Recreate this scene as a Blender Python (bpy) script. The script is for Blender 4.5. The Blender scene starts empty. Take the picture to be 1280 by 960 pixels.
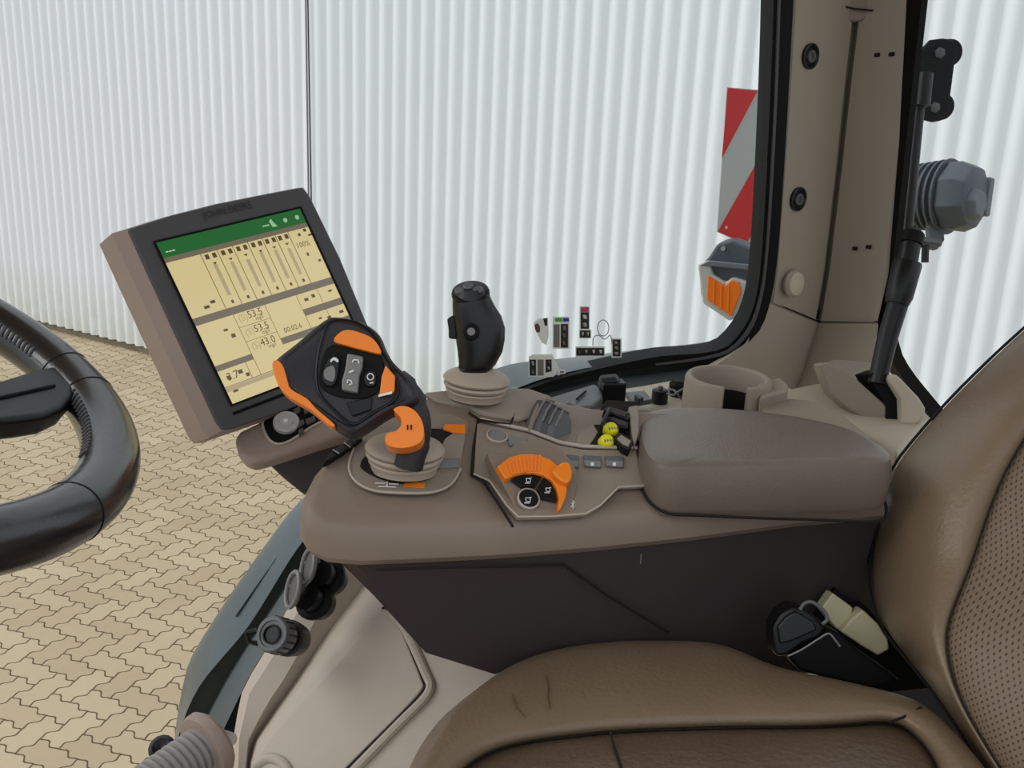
import bpy, bmesh, math, random
from mathutils import Vector as V, Matrix, noise
random.seed(7)
S = bpy.context.scene
COL = S.collection
PI = math.pi
R_ = math.radians
# ------------------------------------------------------------------ camera
FPX = 1345.0; PITCH = R_(17.5); ROLL = R_(2.55); CAM = V((0, 0, 2.7))
FW = V((0, math.cos(PITCH), -math.sin(PITCH)))
_r0 = V((1, 0, 0)); _u0 = V((0, math.sin(PITCH), math.cos(PITCH)))
RT = _r0*math.cos(ROLL) + _u0*math.sin(ROLL)
UP = _u0*math.cos(ROLL) - _r0*math.sin(ROLL)
Z = V((0, 0, 1))
cd = bpy.data.cameras.new('camera'); cam = bpy.data.objects.new('camera', cd); COL.objects.link(cam)
cd.sensor_width = 36; cd.lens = FPX/1280*36; cd.clip_start = .02; cd.clip_end = 200
m = Matrix((RT, UP, -FW)).transposed().to_4x4(); m.translation = CAM; cam.matrix_world = m
S.camera = cam

def ray(x, y): return FW + RT*((x-640)/FPX) - UP*((y-480)/FPX)
def pt(x, y, d): return CAM + ray(x, y)*d
def hit(x, y, P0, n):
    q = ray(x, y); return CAM + q*((P0-CAM).dot(n)/q.dot(n))
class Plane:
    def __init__(s, P0, n, off=0): s.n = n.normalized(); s.P = P0 + s.n*off
    def at(s, x, y): return hit(x, y, s.P, s.n)
    def pts(s, px): return [s.at(x, y) for x, y in px]
    def up(s, off): return Plane(s.P, s.n, off)
def zpl(x, y, z): return hit(x, y, V((0, 0, 2.7+z)), Z)
def vplane(A, B):                       # vertical plane through two points, normal towards camera
    d = B-A; d.z = 0; n = V((d.y, -d.x, 0)).normalized()
    if n.dot(CAM-A) < 0: n = -n
    return Plane(A, n)

# ------------------------------------------------------------------ materials
def lin(c):
    return tuple(((v/255)/12.92 if v/255 <= .04045 else (((v/255)+.055)/1.055)**2.4) for v in c)
def mat(name, rgb, rough=.5, spec=.5, metal=0, bump=0, bscale=600, var=0, vscale=8, emit=None, es=0, coat=0):
    M = bpy.data.materials.new(name); M.use_nodes = True; nt = M.node_tree; N = nt.nodes; L = nt.links
    b = N['Principled BSDF']; c = lin(rgb)
    b.inputs['Base Color'].default_value = (*c, 1); b.inputs['Roughness'].default_value = rough
    b.inputs['Metallic'].default_value = metal; b.inputs['Specular IOR Level'].default_value = spec
    if coat: b.inputs['Coat Weight'].default_value = coat; b.inputs['Coat Roughness'].default_value = .15
    tc = N.new('ShaderNodeTexCoord')
    if bump:
        n = N.new('ShaderNodeTexNoise'); n.inputs['Scale'].default_value = bscale; n.inputs['Detail'].default_value = 3
        L.new(tc.outputs['Object'], n.inputs['Vector'])
        bp = N.new('ShaderNodeBump'); bp.inputs['Strength'].default_value = bump; bp.inputs['Distance'].default_value = .001
        L.new(n.outputs[0], bp.inputs['Height']); L.new(bp.outputs[0], b.inputs['Normal'])
    if var:
        n = N.new('ShaderNodeTexNoise'); n.inputs['Scale'].default_value = vscale; n.inputs['Detail'].default_value = 5
        L.new(tc.outputs['Object'], n.inputs['Vector'])
        r = N.new('ShaderNodeValToRGB'); e = r.color_ramp.elements
        e[0].position = .3; e[1].position = .7
        e[0].color = (*[v*(1-var) for v in c], 1); e[1].color = (*[min(1, v*(1+var)) for v in c], 1)
        L.new(n.outputs[0], r.inputs[0]); L.new(r.outputs[0], b.inputs['Base Color'])
    if emit:
        b.inputs['Emission Color'].default_value = (*lin(emit), 1); b.inputs['Emission Strength'].default_value = es
    return M
BEIGE = mat('beige_plastic', (150, 139, 124), .48, .4, bump=.25, bscale=900, var=.05)
SHELL = mat('taupe_plastic', (136, 120, 106), .42, .4, bump=.3, bscale=900, var=.06)
PAD = mat('taupe_armrest', (114, 102, 92), .34, .5, bump=.5, bscale=700, var=.05)
PANEL = mat('panel_plastic', (144, 130, 116), .4, .4, bump=.2, bscale=900)
LOWER = mat('lower_panel_beige', (182, 169, 155), .5, .4, bump=.2, bscale=700, var=.04)
DARK = mat('dark_brown_plastic', (62, 54, 54), .55, .4, bump=.4, bscale=800, var=.1, vscale=5)
PILLAR = mat('pillar_plastic', (164, 154, 139), .55, .35, bump=.2, bscale=900)
PALE = mat('pale_beige_plastic', (190, 179, 161), .5, .4, bump=.2)
BOOT = mat('boot_rubber', (174, 159, 143), .5, .4, bump=.2)
GROOVE = mat('dark_seam', (38, 33, 31), .8, .2)
RIM = mat('light_edge', (186, 172, 158), .4, .5)
BLACK = mat('black_plastic', (17, 17, 18), .36, .35, bump=.2, bscale=900)
BLACKM = mat('matt_black_grip', (42, 39, 43), .45, .45, bump=.35, bscale=1200)
STICKB = mat('joystick_black', (17, 18, 19), .34, .45, bump=.15)
RUBBER = mat('black_rubber', (9, 9, 10), .6, .2)
CHAR = mat('charcoal_bezel', (76, 74, 76), .45, .45, bump=.3, bscale=1200)
HOUS = mat('monitor_housing', (156, 138, 127), .5, .4, bump=.5, bscale=1000)
ORANGE = mat('orange_plastic', (252, 136, 30), .35, .5)
YELLOW = mat('yellow_knob', (232, 222, 30), .4, .5)
GREYB = mat('grey_button', (122, 120, 118), .35, .5)
GREYD = mat('dark_grey_plastic', (92, 92, 94), .4, .5)
SILVER = mat('silver_metal', (200, 200, 200), .25, .5, metal=.8)
WHITE = mat('white_print', (225, 225, 225), .5)
WHITEP = mat('white_sticker', (236, 236, 230), .5)
INK = mat('ink', (34, 34, 34), .5)
PINK = mat('pink_print', (190, 70, 110), .5)
GREENP = mat('green_print', (70, 170, 60), .5); BLUEP = mat('blue_print', (50, 70, 170), .5)
LEATHER = mat('brown_leather', (122, 103, 82), .36, .45, bump=.6, bscale=260, var=.07)
LEATH2 = mat('worn_brown_leather', (92, 75, 60), .31, .5, bump=.9, bscale=180, var=.18, vscale=10)
WHEEL = mat('wheel_leather', (24, 23, 24), .26, .6, bump=.15, bscale=500, coat=.4)
GREENM = mat('green_painted_metal', (80, 92, 95), .32, .45, coat=.2)
GREEND = mat('dark_green_rubber', (30, 42, 42), .45, .4)
GREY2 = mat('grey_green_strip', (98, 106, 107), .4, .4)
RED = mat('reflective_red', (214, 50, 56), .4, .4); REFW = mat('reflective_white', (190, 194, 196), .4, .4)
LAMPG = mat('lamp_grey', (80, 86, 94), .5, .4); LAMPG2 = mat('lamp_grey_light', (104, 110, 118), .5, .4)
AMBER = mat('amber_lens', (245, 120, 20), .25, .5); CLEAR = mat('clear_lens', (190, 192, 190), .15, .6)
BELLOW = mat('grey_bellows', (150, 145, 142), .4, .5)

def expr(nt):
    N = nt.nodes; L = nt.links
    def f(op, a, b=None, c=None):
        n = N.new('ShaderNodeMath'); n.operation = op
        for i, v in enumerate((a, b, c)):
            if v is None: continue
            if isinstance(v, (int, float)): n.inputs[i].default_value = v
            else: L.new(v, n.inputs[i])
        return n.outputs[0]
    return f
def perforated():
    M = mat('perforated_leather', (122, 104, 85), .5, .4)
    nt = M.node_tree; N = nt.nodes; L = nt.links; b = N['Principled BSDF']; f = expr(nt)
    uv = N.new('ShaderNodeUVMap'); sx = N.new('ShaderNodeSeparateXYZ'); L.new(uv.outputs[0], sx.inputs[0])
    def cell(o, sc, off=0): return f('SUBTRACT', f('FRACT', f('ADD', f('MULTIPLY', o, sc), off)), .5)
    u = sx.outputs[0]; v = sx.outputs[1]; s = 185
    d1 = f('ADD', f('POWER', cell(u, s), 2), f('POWER', cell(v, s), 2))
    d2 = f('ADD', f('POWER', cell(u, s, .5), 2), f('POWER', cell(v, s, .5), 2))
    hole = f('LESS_THAN', f('MINIMUM', d1, d2), .024)
    c = lin((122, 104, 85)); mx = N.new('ShaderNodeMix'); mx.data_type = 'RGBA'
    mx.inputs[6].default_value = (*c, 1); mx.inputs[7].default_value = (*lin((66, 54, 45)), 1)
    L.new(hole, mx.inputs[0]); L.new(mx.outputs[2], b.inputs['Base Color'])
    bp = N.new('ShaderNodeBump'); bp.inputs['Strength'].default_value = .6; bp.inputs['Distance'].default_value = .001
    L.new(f('SUBTRACT', 1, hole), bp.inputs['Height']); L.new(bp.outputs[0], b.inputs['Normal'])
    return M
PERF = perforated()
def glassmat(name, tint, refl):
    M = bpy.data.materials.new(name); M.use_nodes = True; nt = M.node_tree; N = nt.nodes; L = nt.links
    N.remove(N['Principled BSDF']); out = N['Material Output']
    t = N.new('ShaderNodeBsdfTransparent'); t.inputs[0].default_value = (*tint, 1)
    g = N.new('ShaderNodeBsdfGlossy'); g.inputs['Roughness'].default_value = .01
    fr = N.new('ShaderNodeFresnel'); fr.inputs[0].default_value = 1.3
    mx = N.new('ShaderNodeMixShader'); L.new(expr(nt)('MULTIPLY', fr.outputs[0], refl), mx.inputs[0])
    L.new(t.outputs[0], mx.inputs[1]); L.new(g.outputs[0], mx.inputs[2]); L.new(mx.outputs[0], out.inputs[0])
    return M
GLASS = glassmat('tinted_glass', (.955, .972, .968), .25); GLASSC = glassmat('clear_glass', (.985, .985, .99), .2)

# ------------------------------------------------------------------ mesh building
class MB:
    def __init__(s): s.v = []; s.f = []; s.uv = None
    def add(s, vs, fs):
        o = len(s.v); s.v += [V(p) for p in vs]; s.f += [tuple(i+o for i in q) for q in fs]; return s
    def prism(s, pts, vec):
        n = len(pts); lo = [V(p)+vec for p in pts]
        return s.add(list(pts)+lo, [tuple(range(n)), tuple(range(2*n-1, n-1, -1))]+[(i, i+n, (i+1) % n+n, (i+1) % n) for i in range(n)])
    def loft(s, rings, closed=True, cap=True):
        n = len(rings[0]); vs = [p for r in rings for p in r]; fs = []
        for k in range(len(rings)-1):
            for i in range(n if closed else n-1):
                j = (i+1) % n; fs.append((k*n+i, k*n+j, (k+1)*n+j, (k+1)*n+i))
        if cap and closed: fs += [tuple(range(n-1, -1, -1)), tuple(range((len(rings)-1)*n, len(rings)*n))]
        return s.add(vs, fs)
    def tube(s, path, r, n=12, closed=False, flat=1.0, upv=None):
        P = [V(p) for p in path]; m = len(P); rs = r if isinstance(r, (list, tuple)) else [r]*m
        rings = []; ref = upv
        for i in range(m):
            a = P[(i-1) % m] if (closed or i) else P[0]; b = P[(i+1) % m] if (closed or i < m-1) else P[-1]
            t = (b-a).normalized()
            if ref is None: ref = t.orthogonal()
            u = (ref - t*ref.dot(t)).normalized(); w = t.cross(u)
            if upv is None: ref = u
            rings.append([P[i]+(u*math.cos(q)*flat+w*math.sin(q))*rs[i] for q in [2*PI*k/n for k in range(n)]])
        if closed:
            vs = [p for g in rings for p in g]; fs = []
            for k in range(m):
                kk = (k+1) % m
                for i in range(n): j = (i+1) % n; fs.append((k*n+i, k*n+j, kk*n+j, kk*n+i))
            return s.add(vs, fs)
        return s.loft(rings)
    def lathe(s, o, ax, prof, n=24, xs=1.0, xdir=None):
        ax = ax.normalized(); u = (xdir-ax*xdir.dot(ax)).normalized() if xdir else ax.orthogonal().normalized(); w = ax.cross(u)
        return s.loft([[o+ax*h+(u*math.cos(q)*xs+w*math.sin(q))*r for q in [2*PI*k/n for k in range(n)]] for r, h in prof])
    def box(s, c, ax, ay, az, sx, sy, sz):
        vs = [c+ax*(i*sx/2)+ay*(j*sy/2)+az*(k*sz/2) for i in (-1, 1) for j in (-1, 1) for k in (-1, 1)]
        return s.add(vs, [(0, 1, 3, 2), (4, 6, 7, 5), (0, 4, 5, 1), (2, 3, 7, 6), (0, 2, 6, 4), (1, 5, 7, 3)])
def base_of(vs):
    xs = [v.x for v in vs]; ys = [v.y for v in vs]; zs = [v.z for v in vs]
    return V(((min(xs)+max(xs))/2, (min(ys)+max(ys))/2, min(zs)))
ORI = {}
def obj(name, mb, material, parent=None, bevel=0, seg=2, sub=0, smooth=True, label=None):
    me = bpy.data.meshes.new(name); loc = ORI[parent.name].copy() if parent else base_of(mb.v)
    me.from_pydata([v-loc for v in mb.v], [], mb.f); me.update()
    bm = bmesh.new(); bm.from_mesh(me); bmesh.ops.remove_doubles(bm, verts=bm.verts, dist=1e-6)
    bmesh.ops.recalc_face_normals(bm, faces=bm.faces); bm.to_mesh(me); bm.free()
    me.materials.append(material)
    o = bpy.data.objects.new(name, me); COL.objects.link(o)
    if smooth:
        for p in me.polygons: p.use_smooth = True
    if bevel:
        b = o.modifiers.new('b', 'BEVEL'); b.width = bevel; b.segments = seg; b.limit_method = 'ANGLE'; b.angle_limit = R_(35)
        b.harden_normals = True
    if sub:
        q = o.modifiers.new('s', 'SUBSURF'); q.levels = q.render_levels = sub
    if smooth and not sub: me.set_sharp_from_angle(angle=R_(38 if not bevel else 179))
    if parent: o.parent = parent
    else: o.location = loc
    ORI[o.name] = loc
    if label: o['label'] = label
    return o
def thing(name, loc, label, cat, group=None):
    o = bpy.data.objects.new(name, None); COL.objects.link(o); o.location = loc; o.empty_display_size = .02
    ORI[o.name] = V(loc); o['label'] = label; o['category'] = cat
    if group: o['group'] = group
    return o
def tag(o, label, cat, group=None):
    o['label'] = label; o['category'] = cat
    if group: o['group'] = group
    return o
def struct(name, mb, mt, parent=None, **k):
    o = obj(name, mb, mt, parent, **k)
    if not parent: o['kind'] = 'structure'
    return o
def text_mb(txt, o, ax, ay, size, depth=.0006, shear=0, bold=0):
    cu = bpy.data.curves.new('t', 'FONT'); cu.body = txt; cu.size = 1; cu.extrude = 0; cu.resolution_u = 2; cu.align_x = 'CENTER'; cu.align_y = 'CENTER'
    cu.offset = bold
    t = bpy.data.objects.new('t', cu); COL.objects.link(t)
    me = bpy.data.meshes.new_from_object(t.evaluated_get(bpy.context.evaluated_depsgraph_get()))
    ax = ax.normalized(); ay = ay.normalized(); n = ax.cross(ay)
    mb = MB().add([o+ax*(v.co.x*size)+ay*(v.co.y*size)+n*depth for v in me.vertices], [tuple(p.vertices) for p in me.polygons])
    bpy.data.objects.remove(t); bpy.data.meshes.remove(me); bpy.data.curves.remove(cu)
    return mb
def smoothpts(px, n=6, closed=True):     # Catmull-Rom through pixel or space points
    P = [V(p) for p in px]; m = len(P); out = []
    rng = range(m) if closed else range(m-1)
    for i in rng:
        g = (lambda k: P[k % m]) if closed else (lambda k: P[max(0, min(m-1, k))])
        a, b, c, d = g(i-1), g(i), g(i+1), g(i+2)
        for k in range(n):
            t = k/n; out.append(.5*((2*b)+(c-a)*t+(2*a-5*b+4*c-d)*t*t+(3*b-a-3*c+d)*t**3))
    if not closed: out.append(P[-1])
    return out
def resample(P, n):
    P = [V(p) for p in P]; L = [0]
    for a, b in zip(P, P[1:]): L.append(L[-1]+(b-a).length)
    out = []; k = 0
    for i in range(n):
        t = L[-1]*i/(n-1)
        while k < len(L)-2 and L[k+1] < t: k += 1
        q = (t-L[k])/max(1e-9, L[k+1]-L[k]); out.append(P[k].lerp(P[k+1], q))
    return out
def plate(pl, px, th, out=0.0):          # polygon on a plane, its front face `out` above it, `th` thick
    q = pl.up(out) if out else pl
    return MB().prism([q.at(x, y) for x, y in px], -pl.n*th)

# ================================================================== OUTSIDE
WD = V((.866, -.5, 0)).normalized(); WN = V((-.5, -.866, 0)); WA = hit(124, 427, V((0, 0, 0)), Z)
# paving
def paving():
    M = mat('interlocking_paving', (190, 175, 142), .85, .25); nt = M.node_tree; N = nt.nodes; L = nt.links; b = N['Principled BSDF']; f = expr(nt)
    tc = N.new('ShaderNodeTexCoord'); mp = N.new('ShaderNodeMapping'); L.new(tc.outputs['Object'], mp.inputs[0])
    mp.inputs['Rotation'].default_value = (0, 0, R_(30.2)); mp.inputs['Scale'].default_value = (1/.112,)*3
    sx = N.new('ShaderNodeSeparateXYZ'); L.new(mp.outputs[0], sx.inputs[0]); x, y = sx.outputs[0], sx.outputs[1]
    def wave(t): return f('SUBTRACT', f('MULTIPLY', f('SINE', f('MULTIPLY', t, 2*PI)), .09), f('MULTIPLY', f('SINE', f('MULTIPLY', t, 4*PI)), .032))
    u = f('ADD', x, wave(y)); v = f('SUBTRACT', y, wave(x))
    i = f('FLOOR', u); j = f('FLOOR', v); fu = f('FRACT', u); fv = f('FRACT', v)
    k = f('FLOORED_MODULO', f('SUBTRACT', i, j), 4)
    def isk(n): return f('COMPARE', k, n, .1)
    def far(d, m): return f('ADD', d, f('MULTIPLY', m, 5))       # no joint on this side
    d = f('MINIMUM', f('MINIMUM', far(fu, isk(1)), far(f('SUBTRACT', 1, fu), isk(0))),
          f('MINIMUM', far(fv, isk(2)), far(f('SUBTRACT', 1, fv), isk(3))))
    nz = N.new('ShaderNodeTexNoise'); nz.inputs['Scale'].default_value = 3.5; nz.inputs['Detail'].default_value = 6; L.new(mp.outputs[0], nz.inputs['Vector'])
    d2 = f('ADD', d, f('MULTIPLY', f('SUBTRACT', nz.outputs[0], .5), .03))
    mr = N.new('ShaderNodeMapRange'); mr.interpolation_type = 'SMOOTHSTEP'; L.new(d2, mr.inputs[0])
    mr.inputs[1].default_value = .012; mr.inputs[2].default_value = .05
    bi = f('SUBTRACT', i, isk(1)); bj = f('ADD', j, isk(3))
    cb = N.new('ShaderNodeCombineXYZ'); L.new(bi, cb.inputs[0]); L.new(bj, cb.inputs[1])
    wn = N.new('ShaderNodeTexWhiteNoise'); wn.noise_dimensions = '2D'; L.new(cb.outputs[0], wn.inputs[0])
    big = N.new('ShaderNodeTexNoise'); big.inputs['Scale'].default_value = .22; big.inputs['Detail'].default_value = 4; L.new(mp.outputs[0], big.inputs['Vector'])
    r = N.new('ShaderNodeValToRGB'); e = r.color_ramp.elements
    e[0].position = 0; e[0].color = (*lin((160, 143, 115)), 1); e[1].position = 1; e[1].color = (*lin((190, 174, 146)), 1)
    L.new(f('ADD', f('MULTIPLY', wn.outputs[0], .45), f('ADD', f('MULTIPLY', big.outputs[0], .35), f('MULTIPLY', nz.outputs[0], .25))), r.inputs[0])
    mx = N.new('ShaderNodeMix'); mx.data_type = 'RGBA'; L.new(mr.outputs[0], mx.inputs[0]); mx.inputs[6].default_value = (*lin((84, 68, 44)), 1)
    L.new(r.outputs[0], mx.inputs[7]); L.new(mx.outputs[2], b.inputs['Base Color'])
    bp = N.new('ShaderNodeBump'); bp.inputs['Strength'].default_value = .5; bp.inputs['Distance'].default_value = .01
    L.new(mr.outputs[0], bp.inputs['Height']); L.new(bp.outputs[0], b.inputs['Normal'])
    return M
fl = MB().add([(-25, -15, 0), (30, -15, 0), (30, 25, 0), (-25, 25, 0), (-25, -15, -.2), (30, -15, -.2), (30, 25, -.2), (-25, 25, -.2)],
              [(0, 1, 2, 3), (7, 6, 5, 4), (0, 4, 5, 1), (1, 5, 6, 2), (2, 6, 7, 3), (3, 7, 4, 0)])
struct('floor', fl, paving(), smooth=False)
# corrugated wall
def wallmat():
    M = mat('corrugated_sheet', (236, 238, 240), .45, .4, metal=0); nt = M.node_tree; N = nt.nodes; L = nt.links; b = N['Principled BSDF']; f = expr(nt)
    g = N.new('ShaderNodeNewGeometry'); sx = N.new('ShaderNodeSeparateXYZ'); L.new(g.outputs['Position'], sx.inputs[0])
    n = N.new('ShaderNodeTexNoise'); n.inputs['Scale'].default_value = 9; n.inputs['Detail'].default_value = 5; L.new(g.outputs['Position'], n.inputs['Vector'])
    low = f('MULTIPLY', f('SUBTRACT', 1, f('MINIMUM', f('MULTIPLY', sx.outputs[2], 1.6), 1)), n.outputs[0])
    mx = N.new('ShaderNodeMix'); mx.data_type = 'RGBA'; L.new(f('MULTIPLY', low, .9), mx.inputs[0])
    mx.inputs[6].default_value = (*lin((234, 239, 244)), 1); mx.inputs[7].default_value = (*lin((196, 198, 176)), 1)
    L.new(mx.outputs[2], b.inputs['Base Color'])
    return M
PIT = .3465/3
w = MB(); prof = []; s = -9*PIT*10
# one wave: broad rib and a narrower pan
shape = [(0, 0), (.08, .0035), (.16, .0115), (.25, .021), (.36, .0285), (.5, .031), (.64, .0285), (.75, .021), (.84, .0115), (.92, .0035)]
s0 = -6.0; n_w = int(19/PIT)
for k in range(n_w):
    for a, h in shape: prof.append((s0+(k+a)*PIT, h*1.0))
rings = []
for zz in (.06, 7.0):
    rings.append([WA+WD*a+WN*h+Z*(zz) for a, h in prof])
w.loft(rings, closed=False)
# backing thickness
back = [[WA+WD*a-WN*.03+Z*zz for a, h in (prof[0], prof[-1])] for zz in (.06, 7.0)]
w.loft(back, closed=False)
wall = struct('wall_back', w, wallmat())
pl = MB().box(WA+WD*3.5-WN*.06+Z*.04, WD, WN, Z, 19, .12, .08)
o = struct('plinth', pl, mat('concrete_plinth', (120, 112, 92), .9, var=.2), wall, smooth=False)
sc_ = MB()
for k in range(-8, 30):
    a = 2.8598+.3465*k; o_ = WA+WD*(a)+WN*.003; o_.z = 2.615
    c = hit(0, 0, o_, WN) if False else o_
    sc_.lathe(c, WN, [(.009, 0), (.009, .003), (.005, .004), (.005, .008)], 8)
struct('screw_row', sc_, mat('screw_metal', (120, 120, 124), .4), wall)
# panel joint strip
jb = MB().box(WA+WD*2.503+WN*.028+Z*3.5, WD, WN, Z, .007, .014, 6.9)
struct('joint_strip', jb, mat('joint_dark', (96, 98, 104), .6), wall, smooth=False)

# ================================================================== CAB FRAMES
CD = V((math.cos(R_(10)), math.sin(R_(10)), 0))
P_WIN = pt(700, 490, 1.38); WIN = vplane(P_WIN, P_WIN+CD)
# side window pane
def strip(pl, A, B, th, out=0, n=40, ca=True):
    A = resample(smoothpts([(x, y, 0) for x, y in A], 6, False) if ca else A, n); B = resample(smoothpts([(x, y, 0) for x, y in B], 6, False) if ca else B, n)
    q = pl.up(out); a = [q.at(p[0], p[1]) for p in A]; b = [q.at(p[0], p[1]) for p in B]
    return MB().loft([[a[i], b[i], b[i]-pl.n*th, a[i]-pl.n*th] for i in range(n)])
pane = plate(WIN, [(384, -260), (980, -260), (972, 300), (955, 380), (925, 425), (880, 445), (743, 466), (640, 486), (560, 520), (470, 590), (400, 670)], .004, -.001)
g1 = struct('window_1', pane, GLASS, smooth=False)
struct('pane_edge', strip(WIN, [(383, -260), (384, 0), (388, 235), (391, 400)], [(384.6, -260), (385.6, 0), (389.6, 235), (392.6, 400)], .006, .001, ca=False, n=6), GREEND, g1, smooth=False)
seal_out = [(971, -260), (967, 0), (960, 180), (951, 330), (940, 389), (922, 420), (903, 436), (870, 442), (820, 446), (740, 463), (690, 476), (650, 490)]
seal_in = [(1006, -260), (992, 0), (982, 180), (971, 330), (956, 400), (936, 428), (914, 449), (880, 454), (826, 457), (745, 469), (695, 481), (652, 493)]
struct('window_seal', strip(WIN, seal_out, seal_in, .04, .012, n=70), RUBBER, g1)
struct('seal_lip', strip(WIN, [(978, -260), (973, 0), (966, 180), (956.5, 330), (944, 393), (926, 424), (906, 440), (870, 448.5), (820, 455)],
       [(981, -260), (976, 0), (969, 180), (959, 330), (947, 395), (929, 426), (908, 442.5), (870, 451), (820, 457)], .004, .016, n=70), CHAR, g1)
# lower frame of the side window: painted outer sill, dark rubber, inner strip
fr = thing('lower_window_frame', WIN.at(300, 940), 'curved grey-green painted frame below the side window, sweeping down to the floor beside the paving', 'frame')
top = [(212, 1000), (218, 925), (226, 870), (237, 834), (282, 762), (333, 690), (372, 640), (430, 590), (510, 535), (590, 486), (640, 464), (700, 457), (795, 446), (860, 439), (910, 432)]
mid = [(205, 1000), (216, 945), (246, 863), (311, 782), (376, 680), (440, 612), (530, 545), (600, 505), (640, 488), (674, 475), (719, 463), (746, 458), (800, 451), (860, 444), (912, 438)]
low = [(215, 1000), (235, 945), (255, 906), (286, 848), (333, 773), (376, 712), (450, 640), (530, 575), (600, 522), (640, 506), (678, 497), (743, 480), (777, 475), (860, 465), (915, 455)]
inn = [(240, 1000), (262, 950), (279, 913), (318, 834), (345, 800), (372, 759), (450, 690), (530, 625), (600, 560), (640, 535), (678, 515), (743, 495), (777, 489), (860, 478), (915, 470)]
gap = [(262, 1000), (283, 950), (300, 905), (330, 850), (372, 790), (410, 750), (470, 700), (530, 650), (600, 590), (640, 560), (678, 535), (743, 515), (777, 505), (860, 495), (915, 485)]
def band(A, B, th, oa, ob, n=60):
    A = resample(smoothpts([(x, y, 0) for x, y in A], 6, False), n); B = resample(smoothpts([(x, y, 0) for x, y in B], 6, False), n)
    qa, qb = WIN.up(oa), WIN.up(ob); a = [qa.at(p[0], p[1]) for p in A]; b = [qb.at(p[0], p[1]) for p in B]
    return MB().loft([[a[i], b[i], b[i]-WIN.n*th, a[i]-WIN.n*th] for i in range(n)])
obj('outer_sill', band(top, mid, .03, -.05, .0), GREENM, fr)
obj('rubber_channel', band(mid, low, .02, -.012, -.012), GREEND, fr)
obj('inner_strip', band(low, inn, .02, .0, .02), GREY2, fr)
obj('shadow_gap', band(inn, gap, .02, .012, .012), RUBBER, fr)
# thin groove lines on the painted sill
for dx in (12, 18):
    obj('groove', MB().tube([WIN.up(-.0255).at(x+dx, y+dx*.2) for x, y in [(283, 768), (308, 732), (333, 697), (368, 654)]], .0012, 6), GREEND, fr)
# windscreen pane, left of the joint
P_WS = WIN.up(-.03).at(384, 300)
struct('window_2', plate(WIN, [(-420, -260), (383, -260), (391, 640), (200, 1100), (-420, 1100)], .005, -.034), GLASSC, smooth=False)

# pillar ------------------------------------------------------------
pL = pt(985, 200, 1.36); pG = pt(1050, 205, 1.43); pR = pt(1126, 205, 1.36)
PLn = vplane(pL, pG); PRn = vplane(pG, pR)
pil = thing('window_pillar', PLn.at(1000, 480), 'tall beige trimmed pillar between the side window and the rear side window', 'pillar')
gx = lambda y: 1078-(y+0)*.13                     # groove line
def pside(A, B, pa, pb, th=.04):
    a = [pa.at(*p) for p in A]; b = [pb.at(*p) for p in B]; n = len(a)
    return [[a[i], b[i], b[i]-pa.n*th, a[i]-pa.n*th] for i in range(n)]
Y = [-260, 0, 100, 212, 336, 400]
Lx = [(1004, -260), (987, 0), (981, 100), (974, 212), (965, 336), (960, 377)]
Gx = [(1103, -260), (1072, 0), (1060, 100), (1048, 212), (1033, 336), (1022, 401)]
Rx = [(1190, -260), (1154, 0), (1140, 100), (1126, 212), (1112, 336), (1097, 402)]
a = [PLn.at(*p) for p in Lx]; g_ = [PLn.at(*p) for p in Gx]; c = [PRn.at(*p) for p in Rx]
def rdd(y, fr_): return None
rings = []
for i in range(6):
    gl = a[i].lerp(g_[i], .86); gr = g_[i].lerp(c[i], .14); gm = g_[i]
    lo = -PLn.n*.05
    gl = a[i].lerp(g_[i], .91); gr = g_[i].lerp(c[i], .09); bk_ = V((.02, 1, 0))
    rings.append([a[i]+V((.3, 1, 0))*.03, a[i]+PLn.n*.0, a[i].lerp(gl, .04)+PLn.n*.006, gl+PLn.n*.004, gm+bk_*.016-(gr-gl)*.25, gm+bk_*.016+(gr-gl)*.25, gr+PRn.n*.004, c[i].lerp(gr, .04)+PRn.n*.006, c[i], c[i]+V((.0, 1, 0))*.03, gm+V((.25, 1, 0))*.06])
obj('upper_cover', MB().loft(rings), PILLAR, pil)
# lower cover flaring into the sill
A2 = [(960, 379), (949, 402), (931, 430), (905, 450), (878, 466)]; G2 = [(1024, 405), (1020, 420), (1010, 450), (1000, 480), (985, 500)]
C2 = [(1098, 405), (1096, 420), (1096, 440), (1098, 470), (1105, 500)]
a = [PLn.up(.012).at(*p) for p in A2]; g_ = [PLn.up(.01).at(*p) for p in G2]; c = [PRn.up(.012).at(*p) for p in C2]
rings = []
for i in range(5):
    gl = a[i].lerp(g_[i], .88); gr = g_[i].lerp(c[i], .12)
    rings.append([a[i]+V((.3, 1, 0))*.03, a[i], gl, g_[i]+V((.2, 1, 0))*.008, gr, c[i], c[i]+V((0, 1, 0))*.03, g_[i]+V((.25, 1, 0))*.07])
obj('lower_cover', MB().loft(rings), PILLAR, pil, label='flared lower cover')
e0 = [PLn.up(.0125).at(*p) for p in [(967, 378), (1023, 403)]]
obj('cover_backing', MB().prism([PLn.at(*p)+V((.25, 1, 0))*.01 for p in [(966, 366), (1022, 386), (1030, 420), (962, 405)]], V((.25, 1, 0))*.02), GROOVE, pil)
obj('cover_backing', MB().prism([PRn.at(*p)+V((.25, 1, 0))*.01 for p in [(1024, 386), (1096, 388), (1096, 420), (1022, 416)]], V((.25, 1, 0))*.02), GROOVE, pil)
obj('cover_joint', MB().tube([PLn.up(.004).at(967, 378), PLn.up(.004).at(1019, 401), PRn.up(.004).at(1028, 403), PRn.up(.004).at(1097, 403)], .0018, 6), GROOVE, pil)
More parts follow.
